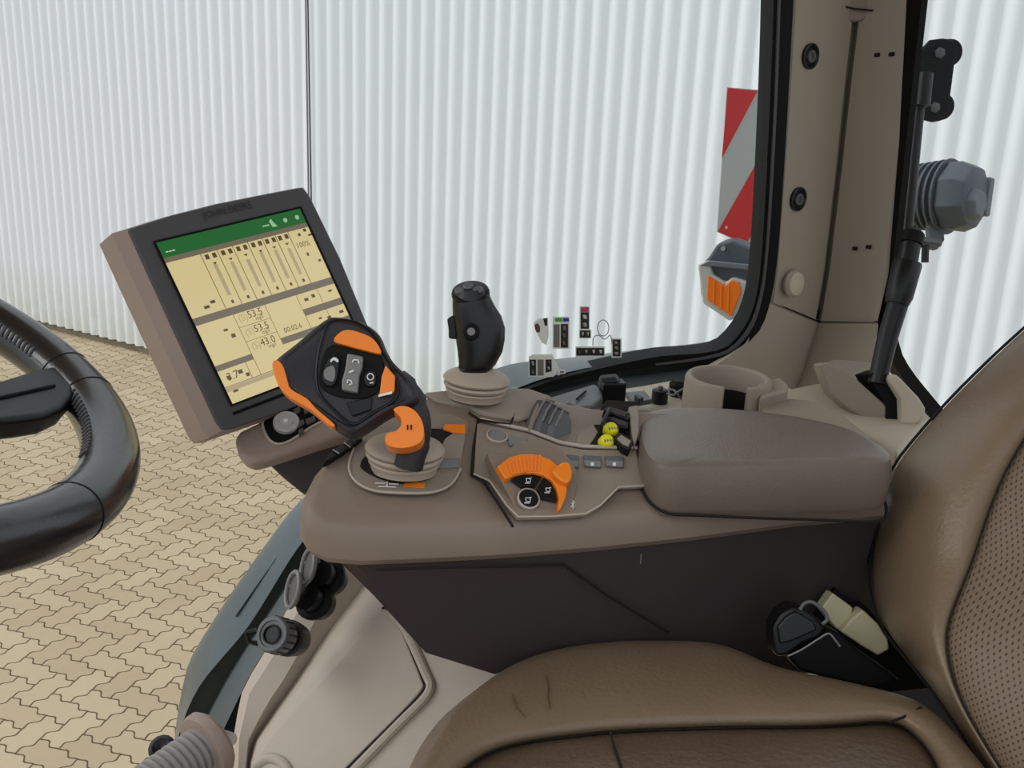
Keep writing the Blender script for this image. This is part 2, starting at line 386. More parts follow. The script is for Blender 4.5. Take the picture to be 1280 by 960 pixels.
for x, y in ((1007, 70), (992, 248)):
    o_ = PLn.at(x, y)+PLn.n*.006; q = obj('screw', MB().lathe(o_, PLn.n, [(.015, -.004), (.0155, .003), (.013, .004), (.010, .001), (.006, .001)], 24), BLACK, pil)
    obj('screw_head', MB().lathe(o_+PLn.n*.001, PLn.n, [(.0075, 0), (.0075, .003), (.0045, .003), (.004, .0005)], 12), GREYD, q)
for x, y in ((1102, 69), (1120, 68), (1074, 310), (1091, 308)):
    o_ = PRn.at(x, y)+PRn.n*.0085; obj('clip_hole', MB().box(o_+PRn.n*.001, (pR-pG).normalized(), Z, PRn.n, .008, .005, .002), GROOVE, pil, bevel=.0008)
obj('coat_knob', MB().lathe(PLn.at(981, 353), (PLn.n+Z*.1), [(.009, -.01), (.009, .006), (.0155, .009), (.0175, .014), (.015, .020), (.008, .023)], 24), PALE, pil)
# recessed grip at top
hp = Plane(PRn.at(1075, 5), V((0, -1, 0)), .022)
obj('grab_recess', MB().prism([hp.at(*p) for p in [(1034, -40), (1034, 12), (1040, 21), (1056, 27), (1072, 28), (1088, 23), (1094, 12), (1096, -40)]], V((0, .01, 0))), SHELL, pil, bevel=.004)
obj('grab_loop', MB().tube([hp.up(.006).at(*p) for p in smoothpts([(1045, -40, 0), (1049, 2, 0), (1062, 9, 0), (1090, 13, 0), (1110, 14, 0), (1117, 6, 0), (1120, -40, 0)], 5, False) and [(1045, -40), (1048, 0), (1055, 8), (1068, 11), (1090, 13), (1110, 14), (1116, 9), (1120, -40)]], .0012, 8), GROOVE, pil)

# rear side window
P3 = Plane(PRn.at(1140, 200), V((.28, -.96, 0)))
g3 = struct('window_3', plate(P3, [(1160, -260), (1560, -260), (1560, 700), (1290, 640), (1175, 520), (1130, 460), (1117, 400), (1128, 250), (1150, 0)], .005, -.03), GLASS, smooth=False)
struct('window_seal', strip(P3, [(1180, -260), (1152, 0), (1128, 220), (1112, 380), (1114, 445), (1130, 475), (1158, 515), (1200, 570), (1260, 640)],
       [(1191, -260), (1160, 0), (1136, 220), (1121, 380), (1124, 430), (1139, 462), (1176, 508), (1220, 560), (1280, 630)], .03, .0, n=60), RUBBER, g3)
# ================================================================== ATTACHMENTS OUTSIDE THE CAB
BP = Plane(pt(930, 200, 2.05), V((.25, -.97, 0)))
wb = thing('warning_board', BP.at(930, 306), 'rectangular red and white diagonally striped warning board outside the side window', 'warning board')
obj('board', plate(BP, [(909, 109), (968, 114), (961, 318), (932.6, 306), (896.5, 290)], .004), REFW, wb, smooth=False)
obj('red_stripe', plate(BP, [(910, 110), (947, 113.5), (902.5, 198)], .001, .0012), RED, wb, smooth=False)
obj('red_stripe', plate(BP, [(968, 165), (964, 255), (933, 304.5), (897.5, 289.5)], .001, .0012), RED, wb, smooth=False)
obj('rivet', MB().lathe(BP.at(907, 284), BP.n, [(.003, 0), (.003, .003)], 10), SILVER, wb)
# indicator lamp
IP = Plane(pt(905, 350, 1.85), V((-.35, -.93, .05)))
il = thing('indicator_lamp', IP.at(905, 400), 'amber side indicator lamp in a grey housing below the striped board', 'indicator lamp')
obj('housing', plate(IP, [(886, 321), (897, 304), (915, 300), (957, 318), (962, 395), (946, 404), (934, 405), (920, 402), (885, 381), (876, 372), (873, 335)], .06, -.012), LAMPG, il, bevel=.006)
obj('clear_cover', plate(IP, [(872, 331), (886, 325), (891, 343), (907, 353), (916, 346), (934, 352), (934, 362), (920, 396), (912, 402), (878, 379)], .014), CLEAR, il, bevel=.004)
am = obj('amber_lens', plate(IP, [(885, 344), (906, 358), (914, 350), (924, 353), (926, 366), (914, 396), (883, 374)], .006, .004), AMBER, il, bevel=.002)
for k in range(3):
    x = 892+k*9; obj('lens_rib', plate(IP, [(x, 349+k*4), (x+1.5, 350+k*4), (x+.5, 381+k*4), (x-1, 380+k*4)], .002, .0055), ORANGE, am)
obj('mounting_bracket', plate(IP, [(874, 332), (886, 326), (958, 333), (958, 340), (888, 333)], .01, .004), LAMPG2, il, bevel=.002)
obj('bolt', MB().lathe(IP.at(903, 311), IP.n, [(.004, -.012), (.004, -.004)], 8), SILVER, il)
# work light
wl = thing('work_light', pt(1170, 325, 1.95), 'round finned grey work light on a bracket behind the pillar', 'work light')
wc = pt(1196, 246, 1.95); wx = (RT*.66 - FW*.73 - UP*.14).normalized(); wu = (UP - wx*UP.dot(wx)).normalized(); wv = wx.cross(wu)
def octo(cx, r, k=8, ph=PI/8, sq=1.0): return [cx+(wu*math.cos(q)+wv*math.sin(q)*sq)*r for q in [ph+2*PI*i/k for i in range(k)]]
obj('body', MB().loft([octo(wc-wx*.085, .052, 24, 0), octo(wc-wx*.075, .056, 24, 0), octo(wc-wx*.005, .058, 24, 0)]), LAMPG, wl)
obj('rear_housing', MB().loft([octo(wc-wx*.012, .064), octo(wc+wx*.012, .066), octo(wc+wx*.034, .056), octo(wc+wx*.036, .052)]), LAMPG, wl, bevel=.003)
obj('boss', MB().loft([octo(wc+wx*.03-wu*.014+wv*.006, .034, 6), octo(wc+wx*.050-wu*.012+wv*.006, .024, 6)]), LAMPG2, wl, bevel=.003)
obj('side_lug', MB().box(wc+wx*.024+wu*.006-wv*.05, wx, wu, wv, .03, .07, .02), LAMPG2, wl, bevel=.004)
for k in range(6):
    cx = wc-wx*(.084-.0135*k); r = .058+.002*k
    obj('cooling_fin', MB().loft([octo(cx-wx*.002, r, 32, 0), octo(cx+wx*.0025, r+.001, 32, 0)]), LAMPG, wl, bevel=.001)
obj('lens', MB().loft([octo(wc-wx*.085, .050, 24, 0), octo(wc-wx*.09, .046, 24, 0)]), CLEAR, wl)
obj('yoke', MB().prism([pt(x, y, 1.95) for x, y in [(1160, 270), (1178, 268), (1181, 300), (1172, 312), (1150, 306), (1150, 296), (1162, 296)]], FW*.02), LAMPG, wl, bevel=.002)
obj('clamp_bolt', MB().tube([pt(1150, 300, 1.93), pt(1176, 304, 1.93)], .007, 8), GREYD, wl)
obj('clamp_bolt', MB().tube([pt(1157, 306, 1.92), pt(1156, 328, 1.92)], .007, 8), BLACK, wl)
# black bracket plate with rollers
BRP = Plane(pt(1172, 100, 1.62), V((.15, -.98, 0)))
br = thing('hinge_bracket', BRP.at(1172, 150), 'flat black metal bracket with two bolts high beside the pillar', 'bracket')
obj('plate', plate(BRP, [(1149, 66), (1164, 50), (1180, 48), (1191, 51), (1196, 62), (1188, 122), (1187, 138), (1177, 151), (1166, 153), (1150, 149)], .008), RUBBER, br, bevel=.002)
for x, y in ((1192, 66), (1182, 134)): obj('roller', MB().lathe(BRP.at(x, y)-BRP.n*.008, BRP.n, [(.018, -.02), (.020, -.018), (.020, -.002), (.018, 0)], 20), RUBBER, br)
for x, y in ((1174, 66), (1168, 134)): obj('bolt', MB().lathe(BRP.at(x, y), BRP.n, [(.008, 0), (.008, .004), (.004, .006)], 6), GREYD, br)
# strut
st = thing('gas_strut', pt(1130, 300, 1.56), 'thin black gas strut running down from the bracket along the pillar edge', 'strut')
obj('cylinder', MB().tube([pt(1153, 98, 1.58), pt(1149, 130, 1.58), pt(1133, 292, 1.55)], .0085, 12), BLACK, st)
obj('end_fitting', MB().tube([pt(1157, 92, 1.57), pt(1153, 132, 1.57)], .011, 12), BLACK, st)

# ================================================================== SILL, CUP HOLDER, SLOTTED HOUSING
ZS = -.385
shelf = thing('side_shelf', zpl(1000, 520, ZS-.05), 'pale beige moulded shelf between the armrest, the pillar and the seat back', 'shelf')
sp = [(560, 540), (640, 512), (678, 500), (743, 489), (800, 481), (860, 470), (905, 462), (960, 470), (990, 484), (1060, 470), (1120, 478), (1166, 522), (1140, 545), (1122, 566), (1100, 548), (1040, 524), (985, 510), (900, 512), (800, 514), (700, 520), (640, 526)]
obj('shelf_top', MB().prism([zpl(x, y, ZS) for x, y in sp], -Z*.05), PALE, shelf, bevel=.006)
# big lump of pillar base meeting the shelf
# cup holder
cc = zpl(921, 500, ZS); cc.z = 2.7+ZS
ctop = None
ch = thing('cup_holder', cc, 'round beige cup holder with a slot in its front, behind the armrest', 'cup holder')
def cup():
    # centre of the rim, solved on a horizontal plane a little above the shelf
    z = -.325; c = zpl(911, 470, z); r_o = .0455; r_i = .037; h = .075; n = 56
    ring = []; gapc = math.atan2(-1, .02)          # slot points at the camera
    g = R_(17); a0 = gapc+g; a1 = gapc-g+2*PI
    prof = [(r_i, -h), (r_i, -.004), (r_i+.002, 0), (r_o-.002, 0), (r_o, -.004), (r_o+.003, -h)]
    rings = []
    for k in range(n+1):
        q = a0+(a1-a0)*k/n; d = V((math.cos(q), math.sin(q), 0)); rings.append([c+d*r+Z*hh for r, hh in prof])
    return MB().loft(rings), c, r_i, h
cm, cctr, cri, chh = cup()
obj('cup_wall', cm, BEIGE, ch, bevel=.0015)
obj('cup_floor', MB().lathe(cctr-Z*chh, Z, [(cri+.003, 0), (cri+.003, .006)], 32), GROOVE, ch)  # floor given the dark seam colour for the shade down in the cup
obj('cup_inner_shade', MB().lathe(cctr-Z*(chh-.004), Z, [(cri-.0005, 0), (cri-.0005, .045), (cri-.0015, .045), (cri-.0015, 0)], 40), GROOVE, ch)  # dark sleeve standing in for shade on the lower inside wall
obj('side_flange', MB().prism([zpl(x, y, -.332) for x, y in [(948, 478), (975, 470), (986, 480), (984, 487), (965, 492), (950, 497)]], -Z*.02), BEIGE, ch, bevel=.004)
# slotted housing with the tubular rod
HA = pt(1060, 500, 1.22)
sh = thing('slotted_housing', pt(1100, 535, 1.2), 'beige wedge housing with a black slot at the foot of the pillar', 'housing')
HP = Plane(pt(1070, 500, 1.22), V((-.12, -.96, .2)))
obj('front_cheek', MB().prism([HP.at(*p) for p in [(1024, 455), (1034, 452), (1060, 464), (1105, 504), (1108.5, 509), (1108, 536), (1104, 536), (1063, 513), (1038, 491)]], FW*.03), BEIGE, sh, bevel=.003)
obj('top_slope', MB().add([HP.at(1026, 455), HP.at(1108, 507), pt(1120, 488, 1.30), pt(1092, 452, 1.36), pt(1040, 449, 1.33)]+
    [HP.at(1040, 480)+FW*.02, HP.at(1108, 534)+FW*.02, pt(1120, 510, 1.30), pt(1092, 490, 1.36), pt(1040, 480, 1.33)],
    [(0, 1, 2, 3, 4), (9, 8, 7, 6, 5), (0, 5, 6, 1), (1, 6, 7, 2), (2, 7, 8, 3), (3, 8, 9, 4), (4, 9, 5, 0)]), BEIGE, sh, bevel=.003)
obj('slot', MB().prism([pt(x, y, 1.215) for x, y in [(1086, 468), (1102, 462), (1126, 499), (1124, 534), (1108, 537), (1108, 508)]], FW*.05), RUBBER, sh, smooth=False)
obj('rear_cheek', MB().prism([pt(x, y, 1.20) for x, y in [(1112, 468), (1122, 468), (1150, 497), (1158, 510), (1158, 522), (1146, 531), (1128, 532), (1127, 499), (1112, 475)]], FW*.045), PALE, sh, bevel=.006)
rod = thing('grip_rod', pt(1098, 478, 1.19), 'thick black tubular rod standing in the slot of the beige housing', 'rod')
obj('lower_tube', MB().tube([pt(1096, 480, 1.22), pt(1110, 420, 1.225), pt(1126, 368, 1.23)], [.0105, .0115, .012], 20), BLACK, rod)
obj('collar', MB().tube([pt(1121, 380, 1.228), pt(1124, 370, 1.228), pt(1134, 331, 1.235), pt(1135, 327, 1.235)], [.013, .0155, .0165, .0155], 20), BLACK, rod)
obj('upper_tube', MB().tube([pt(1134, 330, 1.235), pt(1139, 302, 1.24)], .0115, 20), BLACK, rod)
obj('end_cap', MB().tube([pt(1138, 305, 1.24), pt(1141, 292, 1.242), pt(1142, 287, 1.243)], [.014, .0135, .008], 20), RUBBER, rod)

# small fittings on the sill behind the console
SZ = zpl(740, 500, ZS)
cv = thing('hinged_cover', zpl(720, 510, ZS), 'flat grey hinged cover lying on the sill behind the paddle levers', 'cover')
obj('flap', MB().prism([zpl(x, y, -.352) for x, y in [(684, 497), (743, 479), (752, 486), (754, 496), (742, 506), (722, 510), (712, 504), (700, 510), (690, 505)]], -Z*.012), GREYD, cv, bevel=.003)
obj('edge_rib', MB().tube([zpl(721, 499, -.350), zpl(732, 489, -.350)], .0012, 6), GROOVE, cv)
obj('hinge', MB().tube([zpl(716, 514, -.358), zpl(744, 505, -.358)], .004, 8), BLACK, cv)
cn = thing('power_socket', zpl(764, 506, ZS), 'upright black connector socket with an angled lid on the sill', 'socket')
CO = zpl(764, 506, -.37); cx_ = CD; cy_ = V((-CD.y, CD.x, 0))
obj('socket_body', MB().box(CO+Z*.010, cx_, cy_, Z, .026, .02, .035), BLACK, cn, bevel=.002)
obj('lid', MB().prism([pt(x, y, 1.165) for x, y in [(748, 472), (751, 468), (770, 466), (774, 470), (779, 482), (766, 488), (752, 482)]], (FW*.6-Z)*.009), GREYD, cn, bevel=.002)
obj('lid_inset', MB().prism([pt(x, y, 1.160) for x, y in [(752, 473), (769, 471), (772, 477), (756, 480)]], FW*.002), BLACK, cn)
sq = thing('blanking_plate', zpl(798, 500, ZS), 'small square grey plate with a catch on the sill', 'plate')
obj('plate', MB().prism([zpl(x, y, -.368) for x, y in [(782, 490), (806, 488), (815, 499), (791, 503)]], -Z*.006), GREYD, sq, bevel=.001)
obj('catch', MB().prism([zpl(x, y, -.362) for x, y in [(793, 493), (797, 492), (805, 496), (800, 499)]], -Z*.006), BLACK, sq, bevel=.001)
kn = thing('round_screw_knob', zpl(826, 497, ZS), 'small black round knob on the sill next to the cup holder', 'knob')
ko = zpl(825, 493, -.375); obj('disc', MB().lathe(ko, Z, [(.0095, -.01), (.0095, .005), (.008, .006)], 24), BLACK, kn)
obj('stem', MB().lathe(ko, Z, [(.003, .004), (.003, .010)], 12), GREYD, kn)
cb = MB(); 
cb.tube([zpl(836, 486, -.365), zpl(843, 488, -.360), zpl(848, 494, -.362), zpl(853, 500, -.37)], .0012, 6)
cb.tube([zpl(834, 492, -.36), zpl(842, 494, -.358), zpl(850, 488, -.362), zpl(858, 484, -.37)], .0012, 6)
tag(obj('cable', cb, GREYD), 'thin tangled cable beside the small knob on the sill', 'cable')
tag(obj('rubber_plug', MB().lathe(zpl(850, 484, -.375), Z, [(.012, -.01), (.013, .004), (.009, .009)], 16), RUBBER), 'black rubber plug on the sill just left of the cup holder', 'plug')

# ================================================================== ARMREST CONSOLE
AN = R_(20); D = V((math.cos(AN), math.sin(AN), 0)); NN = V((math.sin(AN), -math.cos(AN), 0))
SIDE = Plane(pt(740, 684, .88), NN)
TN = R_(20); TW = -NN*math.cos(TN)+Z*math.sin(TN); TOPN = D.cross(TW).normalized()
TOP = Plane(SIDE.at(740, 645), TOPN)
con = thing('armrest_console', SIDE.at(760, 840), 'taupe and dark brown armrest control console beside the seat', 'console')
# lower dark body: a wedge whose section narrows downwards
seam = [(376, 652), (378, 664), (390, 677), (412, 688), (466, 694), (560, 694), (640, 691), (720, 688), (820, 676), (936, 657), (1092, 633)]
keel = [(384, 668), (394, 684), (412, 705), (440, 732), (476, 765), (512, 803), (545, 840), (573, 868), (640, 862), (700, 838), (860, 828), (960, 845), (1075, 855)]
# raised facet lines of the lower body
SB = SIDE.up(-.003)
obj('body_crease', MB().tube([SIDE.up(-.0068).at(*p) for p in [(470, 712), (560, 709), (650, 708), (705, 706), (760, 745), (835, 790)]], .0012, 8), GROOVE, con)
# upper shell
out_px = [(381, 626), (384, 606), (394, 586), (412, 566), (434, 548), (462, 528), (496, 508), (535, 494), (600, 489), (660, 491), (692, 499), (740, 508), (800, 512), (900, 515), (990, 520), (1070, 540), (1104, 570), (1108, 604),
          (1000, 612), (860, 629), (740, 640), (620, 648), (520, 652), (450, 654), (408, 650), (388, 640)]
tp = [TOP.at(*p) for p in out_px]; cen = sum(tp, V())/len(tp)
rings = []
for k, (ins, dz) in enumerate([(0.010, 0.0), (0.004, -.0015), (0.0, -.006), (-.004, -.014), (-.004, -.030), (.001, -.036), (.006, -.037)]):
    r = []
    for i, p in enumerate(tp):
        a = tp[i-1]; b = tp[(i+1) % len(tp)]; t = (b-a); t.z = 0; t.normalize(); nrm = V((t.y, -t.x, 0))
        if nrm.dot(p-cen) < 0: nrm = -nrm
        q = p - nrm*ins; r.append(q+Z*dz)
    rings.append(r)
obj('upper_shell', MB().loft(rings), SHELL, con, sub=0)

low_r = []
cen2 = sum((V((p.x, p.y, 0)) for p in tp), V())/len(tp)
kz = [((p-SIDE.P).dot(D), p.z) for p in [SIDE.at(x, y) for x, y in keel]]
def zk(s_):
    if s_ <= kz[0][0]: return kz[0][1]
    for (a, za), (b, zb) in zip(kz, kz[1:]):
        if s_ <= b: return za+(zb-za)*(s_-a)/(b-a)
    return kz[-1][1]
R0 = rings[-1]
def lring(ins, q):
    out = []
    for p in R0:
        h = V((p.x, p.y, 0)); h2 = h+(cen2-h).normalized()*ins; s_ = (h2-SIDE.P).dot(D)
        zb = min(zk(s_), p.z-.001); out.append(V((h2.x, h2.y, p.z+(zb-p.z)*q)))
    return out
obj('lower_body', MB().loft([lring(-.003, 0), lring(-.002, .08), lring(.006, .5), lring(.014, 1)]), DARK, con, bevel=.003)
# armrest pad
PT = Plane(SIDE.up(.003).at(860, 577), Z)
pad_px = [(801, 520), (815, 510), (860, 506), (920, 509), (985, 516), (1050, 529), (1090, 545), (1112, 560), (1116, 572), (1100, 576), (1040, 577), (950, 579), (880, 580), (840, 580), (815, 572), (802, 553)]
pp = PT.pts([(p.x, p.y) for p in smoothpts([(x, y, 0) for x, y in pad_px], 4)])
SF = SIDE.up(.003)
zl, zr = SF.at(885, 640), SF.at(1105, 613); dl, dr = (zl-SF.P).dot(D), (zr-SF.P).dot(D)
cp = sum(pp, V())/len(pp)
def pring(ins, q, dz=0):
    out = []
    for i, p in enumerate(pp):
        a = pp[i-1]; b = pp[(i+1) % len(pp)]; t = (b-a).normalized(); n = V((t.y, -t.x, 0))
        if n.dot(p-cp) < 0: n = -n
        h = p-n*ins; s_ = (h-SF.P).dot(D); zb = zl.z+(zr.z-zl.z)*(s_-dl)/(dr-dl)
        out.append(V((h.x, h.y, p.z+dz+(zb-p.z)*q)))
    return out
def cring(k, dz): return [p.lerp(cp, k)+Z*dz for p in pp]
padm = MB().loft([cring(.30, .0012), cring(.12, .0008), pring(.006, 0, -.0008), pring(.0022, 0, -.003), pring(.0005, 0, -.0075), pring(-.0015, .4), pring(0, .85), pring(.003, 1)])
obj('armrest_pad', padm, PAD, con, label='padded armrest lid')
obj('rear_fairing', MB().prism([zpl(x, y, -.345) for x, y in [(946, 522), (949, 508), (960, 499), (985, 496), (1015, 499), (1050, 513), (1085, 541), (1108, 566), (1040, 566), (950, 545)]], -Z*.03), BEIGE, con, bevel=.006, seg=3)

def tplate(px, th, out, sm_=0):
    if sm_: px = [(p.x, p.y) for p in smoothpts([(x, y, 0) for x, y in px], sm_)]
    return plate(TOP, px, th, out)
# control panel plate
panel = obj('control_panel', tplate([(596, 528), (661, 541), (700, 556), (729, 561), (796, 562), (800, 585), (811, 607), (772, 609), (748, 634), (733, 643), (690, 646), (647, 647), (632, 630), (612, 600), (592, 592)], .004, .0035), PANEL, con, bevel=.0015)
obj('panel_outline', MB().tube([TOP.up(.0038).at(*p) for p in [(592, 592), (612, 601), (634, 632), (648, 646), (690, 645.5), (732, 642), (750, 632), (773, 609), (809, 607)]], .0009, 6), RIM, panel)
obj('panel_seam', MB().tube([TOP.up(.002).at(*p) for p in [(598, 524), (592, 560), (590, 594), (603, 600), (620, 625), (641, 658)]], .0013, 6), GROOVE, panel)
obj('top_rail', MB().tube([TOP.up(.004).at(*p) for p in [(600, 524), (661, 538), (700, 553), (729, 558), (796, 560)]], .0018, 8), RIM, panel)
PX = D; PY = TOPN.cross(D)
def disc_on(x, y, r, h0, h1, n=28, out=0, pln=None):
    pln = pln or TOP; o = pln.at(x, y); return MB().lathe(o, pln.n, [(r, h0), (r, h1-.0006), (r-.0006, h1)], n)
b = obj('round_button', disc_on(620.5, 550, .0078, .002, .0058), GREYB, panel)
obj('button_ring', MB().lathe(TOP.at(620.5, 550), TOP.n, [(.0095, .002), (.0095, .0055), (.0082, .0062), (.0080, .004)], 28), RIM, b)
obj('wedge_button', tplate([(634, 543), (661, 548), (659, 552), (637, 557)], .004, .0055), GREYB, panel, bevel=.0008)
# dial pod (faces the seat more steeply than the rest of the panel)
DP = Plane(TOP.at(662, 640)+TOP.n*.003, (NN*.62+Z*.78))
obj('dial_recess', plate(DP, [(p.x, p.y) for p in smoothpts([(609, 567, 0), (628, 568, 0), (648, 552, 0), (675, 551, 0), (698, 560, 0), (717, 580, 0), (722, 600, 0), (712, 636, 0), (690, 641, 0), (650, 641, 0), (636, 618, 0)], 4)], .012, .0), SHELL, panel, bevel=.002)
thr = obj('throttle_arc', plate(DP, [(621, 583), (637, 571), (650, 567.5), (663, 567), (676, 569), (688, 574), (700, 584), (707, 596), (709, 612), (707, 622), (701, 636), (697, 639), (699, 622), (696, 610), (690, 600), (680, 594), (668, 591), (655, 591), (643, 594), (632, 599)], .008, .007), ORANGE, panel, bevel=.0012)
for k in range(10):
    t = k/9; x0 = 629+t*46; y0 = 577.5-9*math.sin((t*.9)*PI/2); x1 = 637+t*36; y1 = 595-6*math.sin(t*PI/2)
    obj('rib', MB().tube([DP.up(.0072).at(x0, y0), DP.up(.0072).at(x1, y1)], .0009, 6), mat('orange_rib', (250, 140, 60), .4) if k == 0 else bpy.data.materials['orange_rib'], thr)
obj('throttle_lever', plate(DP, [(p.x, p.y) for p in smoothpts([(691, 589, 0), (694, 584, 0), (703, 577, 0), (712, 578, 0), (716, 588, 0), (714, 600, 0), (707, 603, 0), (697, 597, 0)], 4)], .012, .014), ORANGE, thr, bevel=.003)
dk = obj('dial_button', plate(DP, [(639, 599), (645, 595), (654, 592.5), (668, 592), (678, 595), (669, 609), (660, 607), (652, 609)], .003, .004), BLACK, panel, bevel=.0006)
dk2 = obj('dial_button', plate(DP, [(680, 596), (689, 603), (694, 613), (696, 627), (677, 623), (675, 616), (671, 611)], .003, .004), BLACK, panel, bevel=.0006)
dk3 = obj('dial_button', MB().lathe(DP.at(659.5, 625.5), DP.n, [(.0078, -.002), (.0078, .0042), (.0072, .0048)], 28), BLACK, panel)
obj('button_ring', MB().lathe(DP.at(659.5, 625.5), DP.n, [(.0094, .001), (.0094, .0036), (.0082, .0042), (.0079, .003)], 28), RIM, dk3)
def icon(x, y, pln, parent, sc=1.0, ax=None):           # little tractor-hitch pictogram: an outlined body with a bar beneath
    q = pln.up(.0006); P = lambda a, b: q.at(x+a*sc, y+b*sc); m = MB()
    m.tube([P(-4, -4), P(3, -4), P(5, -1), P(5, 3), P(-3, 3), P(-3, -1)], .0004, 5, closed=True)
    m.tube([P(-6, 5.5), P(4, 5.5)], .0004, 5); m.tube([P(3, -4), P(7, -5)], .0004, 5)
    return obj('icon', m, WHITE, parent)
icon(660, 600.5, DP.up(.004), dk, .62); icon(684.5, 612.5, DP.up(.004), dk2, .62); icon(659.5, 625, DP.up(.005), dk3, .68)
q = TOP.up(.0042); X, Y = 716, 631
obj('wireless_mark', MB().tube([q.at(X-2.5, Y-3), q.at(X+2.5, Y+3), q.at(X, Y+5.5), q.at(X, Y-5.5), q.at(X+2.5, Y-3), q.at(X-2.5, Y+3)], .0004, 5), WHITE, panel)
# row of rocker switches
for i, (x0, x1) in enumerate(((708, 724), (729, 752), (756, 780))):
    sw = obj('rocker_switch', tplate([(x0, 567+i), (x1, 569+i*.5), (x1, 584), (x0+2, 582)], .005, .0055), GREYD, panel, bevel=.001)
    obj('switch_cap', tplate([(x0+1, 575), (x1-1, 576), (x1-1, 583), (x0+2, 581.5)], .002, .0068), GREYB, sw, bevel=.0006)
    if i: obj('icon', tplate([((x0+x1)/2-2, 578), ((x0+x1)/2+2, 578), ((x0+x1)/2+2, 582), ((x0+x1)/2-2, 582)], .0005, .0073), WHITE, sw, smooth=False)
# scissor-like bank of paddle levers
for k in range(4):
    off = k*8.2
    pts = [(664+off, 541+k*3.6), (669+off, 524+k*3), (675+off, 509+k*3.6), (681+off*.95, 500+k*4), (688+off*.95, 503+k*4.4), (693+off*.9, 513+k*5), (694+off*.85, 527+k*5), (686+off*.95, 545+k*3.2)]
    pl_ = Plane(TOP.at(680+off*.9, 540+k*3)+TOP.n*0, (NN*.9+Z*.35+D*.25))
    pd = obj('paddle_lever', MB().prism([pl_.at(*p) for p in pts], -(D*.006+NN*.004)), GREYD if k % 2 else CHAR, con, bevel=.0012)
    obj('grip_ridge', MB().tube([pl_.up(.001).at(p[0]+.5, p[1]) for p in pts[1:5]], .001, 6), GREYB, pd)
obj('paddle_shroud', MB().tube([TOP.up(.003).at(661, 540), TOP.up(.012).at(667, 522), TOP.up(.016).at(673, 506), TOP.up(.014).at(682, 499), TOP.up(.010).at(692, 502)], .0022, 8), SHELL, con)
# well with yellow knobs
wl_ = obj('switch_well', tplate([(722, 552), (741, 536), (752, 508), (758, 500), (798, 502), (797, 560), (730, 558)], .004, .0022), GROOVE, con)
obj('well_floor', tplate([(718, 556), (724, 540), (742, 530), (748, 540), (736, 558)], .003, .0030), PANEL, wl_, bevel=.001)
for x, y in ((760, 540), (754.5, 555)):
    yk = obj('yellow_knob', MB().lathe(TOP.at(x, y), (TOP.n+NN*.9).normalized(), [(.0055, -.004), (.0066, .003), (.0066, .009), (.0045, .012), (.003, .0125)], 20), YELLOW, con)
    m = MB()
    for k in range(4): m.box(TOP.at(x, y)+(TOP.n+NN*.9).normalized()*.0105+D*((k-1.5)*.0026), D, TOPN, NN, .0007, .004, .005)
    obj('knurl', m, GREYB, yk)
for pts, o_ in (([(754, 512), (761, 507), (789, 516), (785, 524)], .012), ([(759, 521), (765, 518), (786, 527), (785, 535), (775, 533)], .010), ([(768, 546), (775, 539), (792, 551), (787, 562), (779, 558)], .012)):
    f_ = obj('lever_frame', tplate(pts, .010, o_), BLACK, wl_, bevel=.0015)
    c0 = (sum(p[0] for p in pts)/len(pts), sum(p[1] for p in pts)/len(pts))
    obj('lever_face', tplate([(c0[0]+(x-c0[0])*.72, c0[1]+(y-c0[1])*.62) for x, y in pts], .001, o_+.0008), DARK if o_ < .0115 or pts[0][0] == 754 else BEIGE, f_)
obj('lever_guard', MB().tube([TOP.up(.004).at(750, 546), TOP.up(.014).at(752, 532), TOP.up(.017).at(758, 520), TOP.up(.012).at(762, 512)], .0018, 8), BLACK, wl_)
obj('end_pillar', tplate([(786, 508), (798, 506), (799, 540), (793, 560), (788, 530)], .006, .008), BEIGE, con, bevel=.001)
gp_ = []
for p in pring(-.0014, .5):
    t_ = (TOP.P-p).dot(TOP.n)/TOP.n.z; gp_.append((p+Z*(t_+.0003), p.z+t_ < PT.P.z-.010))
n_ = len(gp_); st_ = [i for i in range(n_) if gp_[i][1] and not gp_[i-1][1]]
run = []
if st_:
    i = st_[0]
    while gp_[i % n_][1] and len(run) < n_: run.append(gp_[i % n_][0]); i += 1
obj('pad_gap', MB().tube(run, .0013, 6), GROOVE, con)
# raised block under the black joystick
obj('rear_block', MB().prism([TOP.at(x, y) for x, y in [(528, 496), (600, 489), (660, 491), (690, 501), (672, 508), (664, 528), (646, 531), (600, 522), (586, 514), (545, 508)]], TOPN*.006), BEIGE, con, bevel=.003)
obj('block_seam', MB().tube([TOP.up(.005).at(*p) for p in [(586, 516), (600, 525), (638, 531), (643, 518)]], .0012, 6), GROOVE, con)
# main lever plate
lp = obj('lever_plate', tplate([(442, 560), (436, 584), (445, 602), (467, 613), (500, 616), (532, 616), (552, 612), (566, 603), (574, 588), (577, 575), (582, 545), (585, 528), (560, 516), (520, 510), (470, 535)], .003, .0025, 3), PANEL, con, bevel=.001)
obj('plate_rim', MB().tube([TOP.up(.003).at(p.x, p.y) for p in smoothpts([(442, 560, 0), (436, 584, 0), (445, 602, 0), (467, 613, 0), (500, 616, 0), (532, 616, 0), (552, 612, 0), (566, 603, 0), (576, 586, 0)], 4, False)], .001, 6), RIM, lp)
obj('lever_recess', tplate([(452, 575), (462, 592), (500, 604), (540, 596), (552, 575), (564, 552), (566, 540), (555, 536), (500, 540)], .001, .0034, 3), GROOVE, lp)
obj('lever_gate', tplate([(556, 548), (566, 541), (584, 530), (579, 560), (576, 573), (551, 573), (546, 570)], .003, .004), BEIGE, lp, bevel=.001)
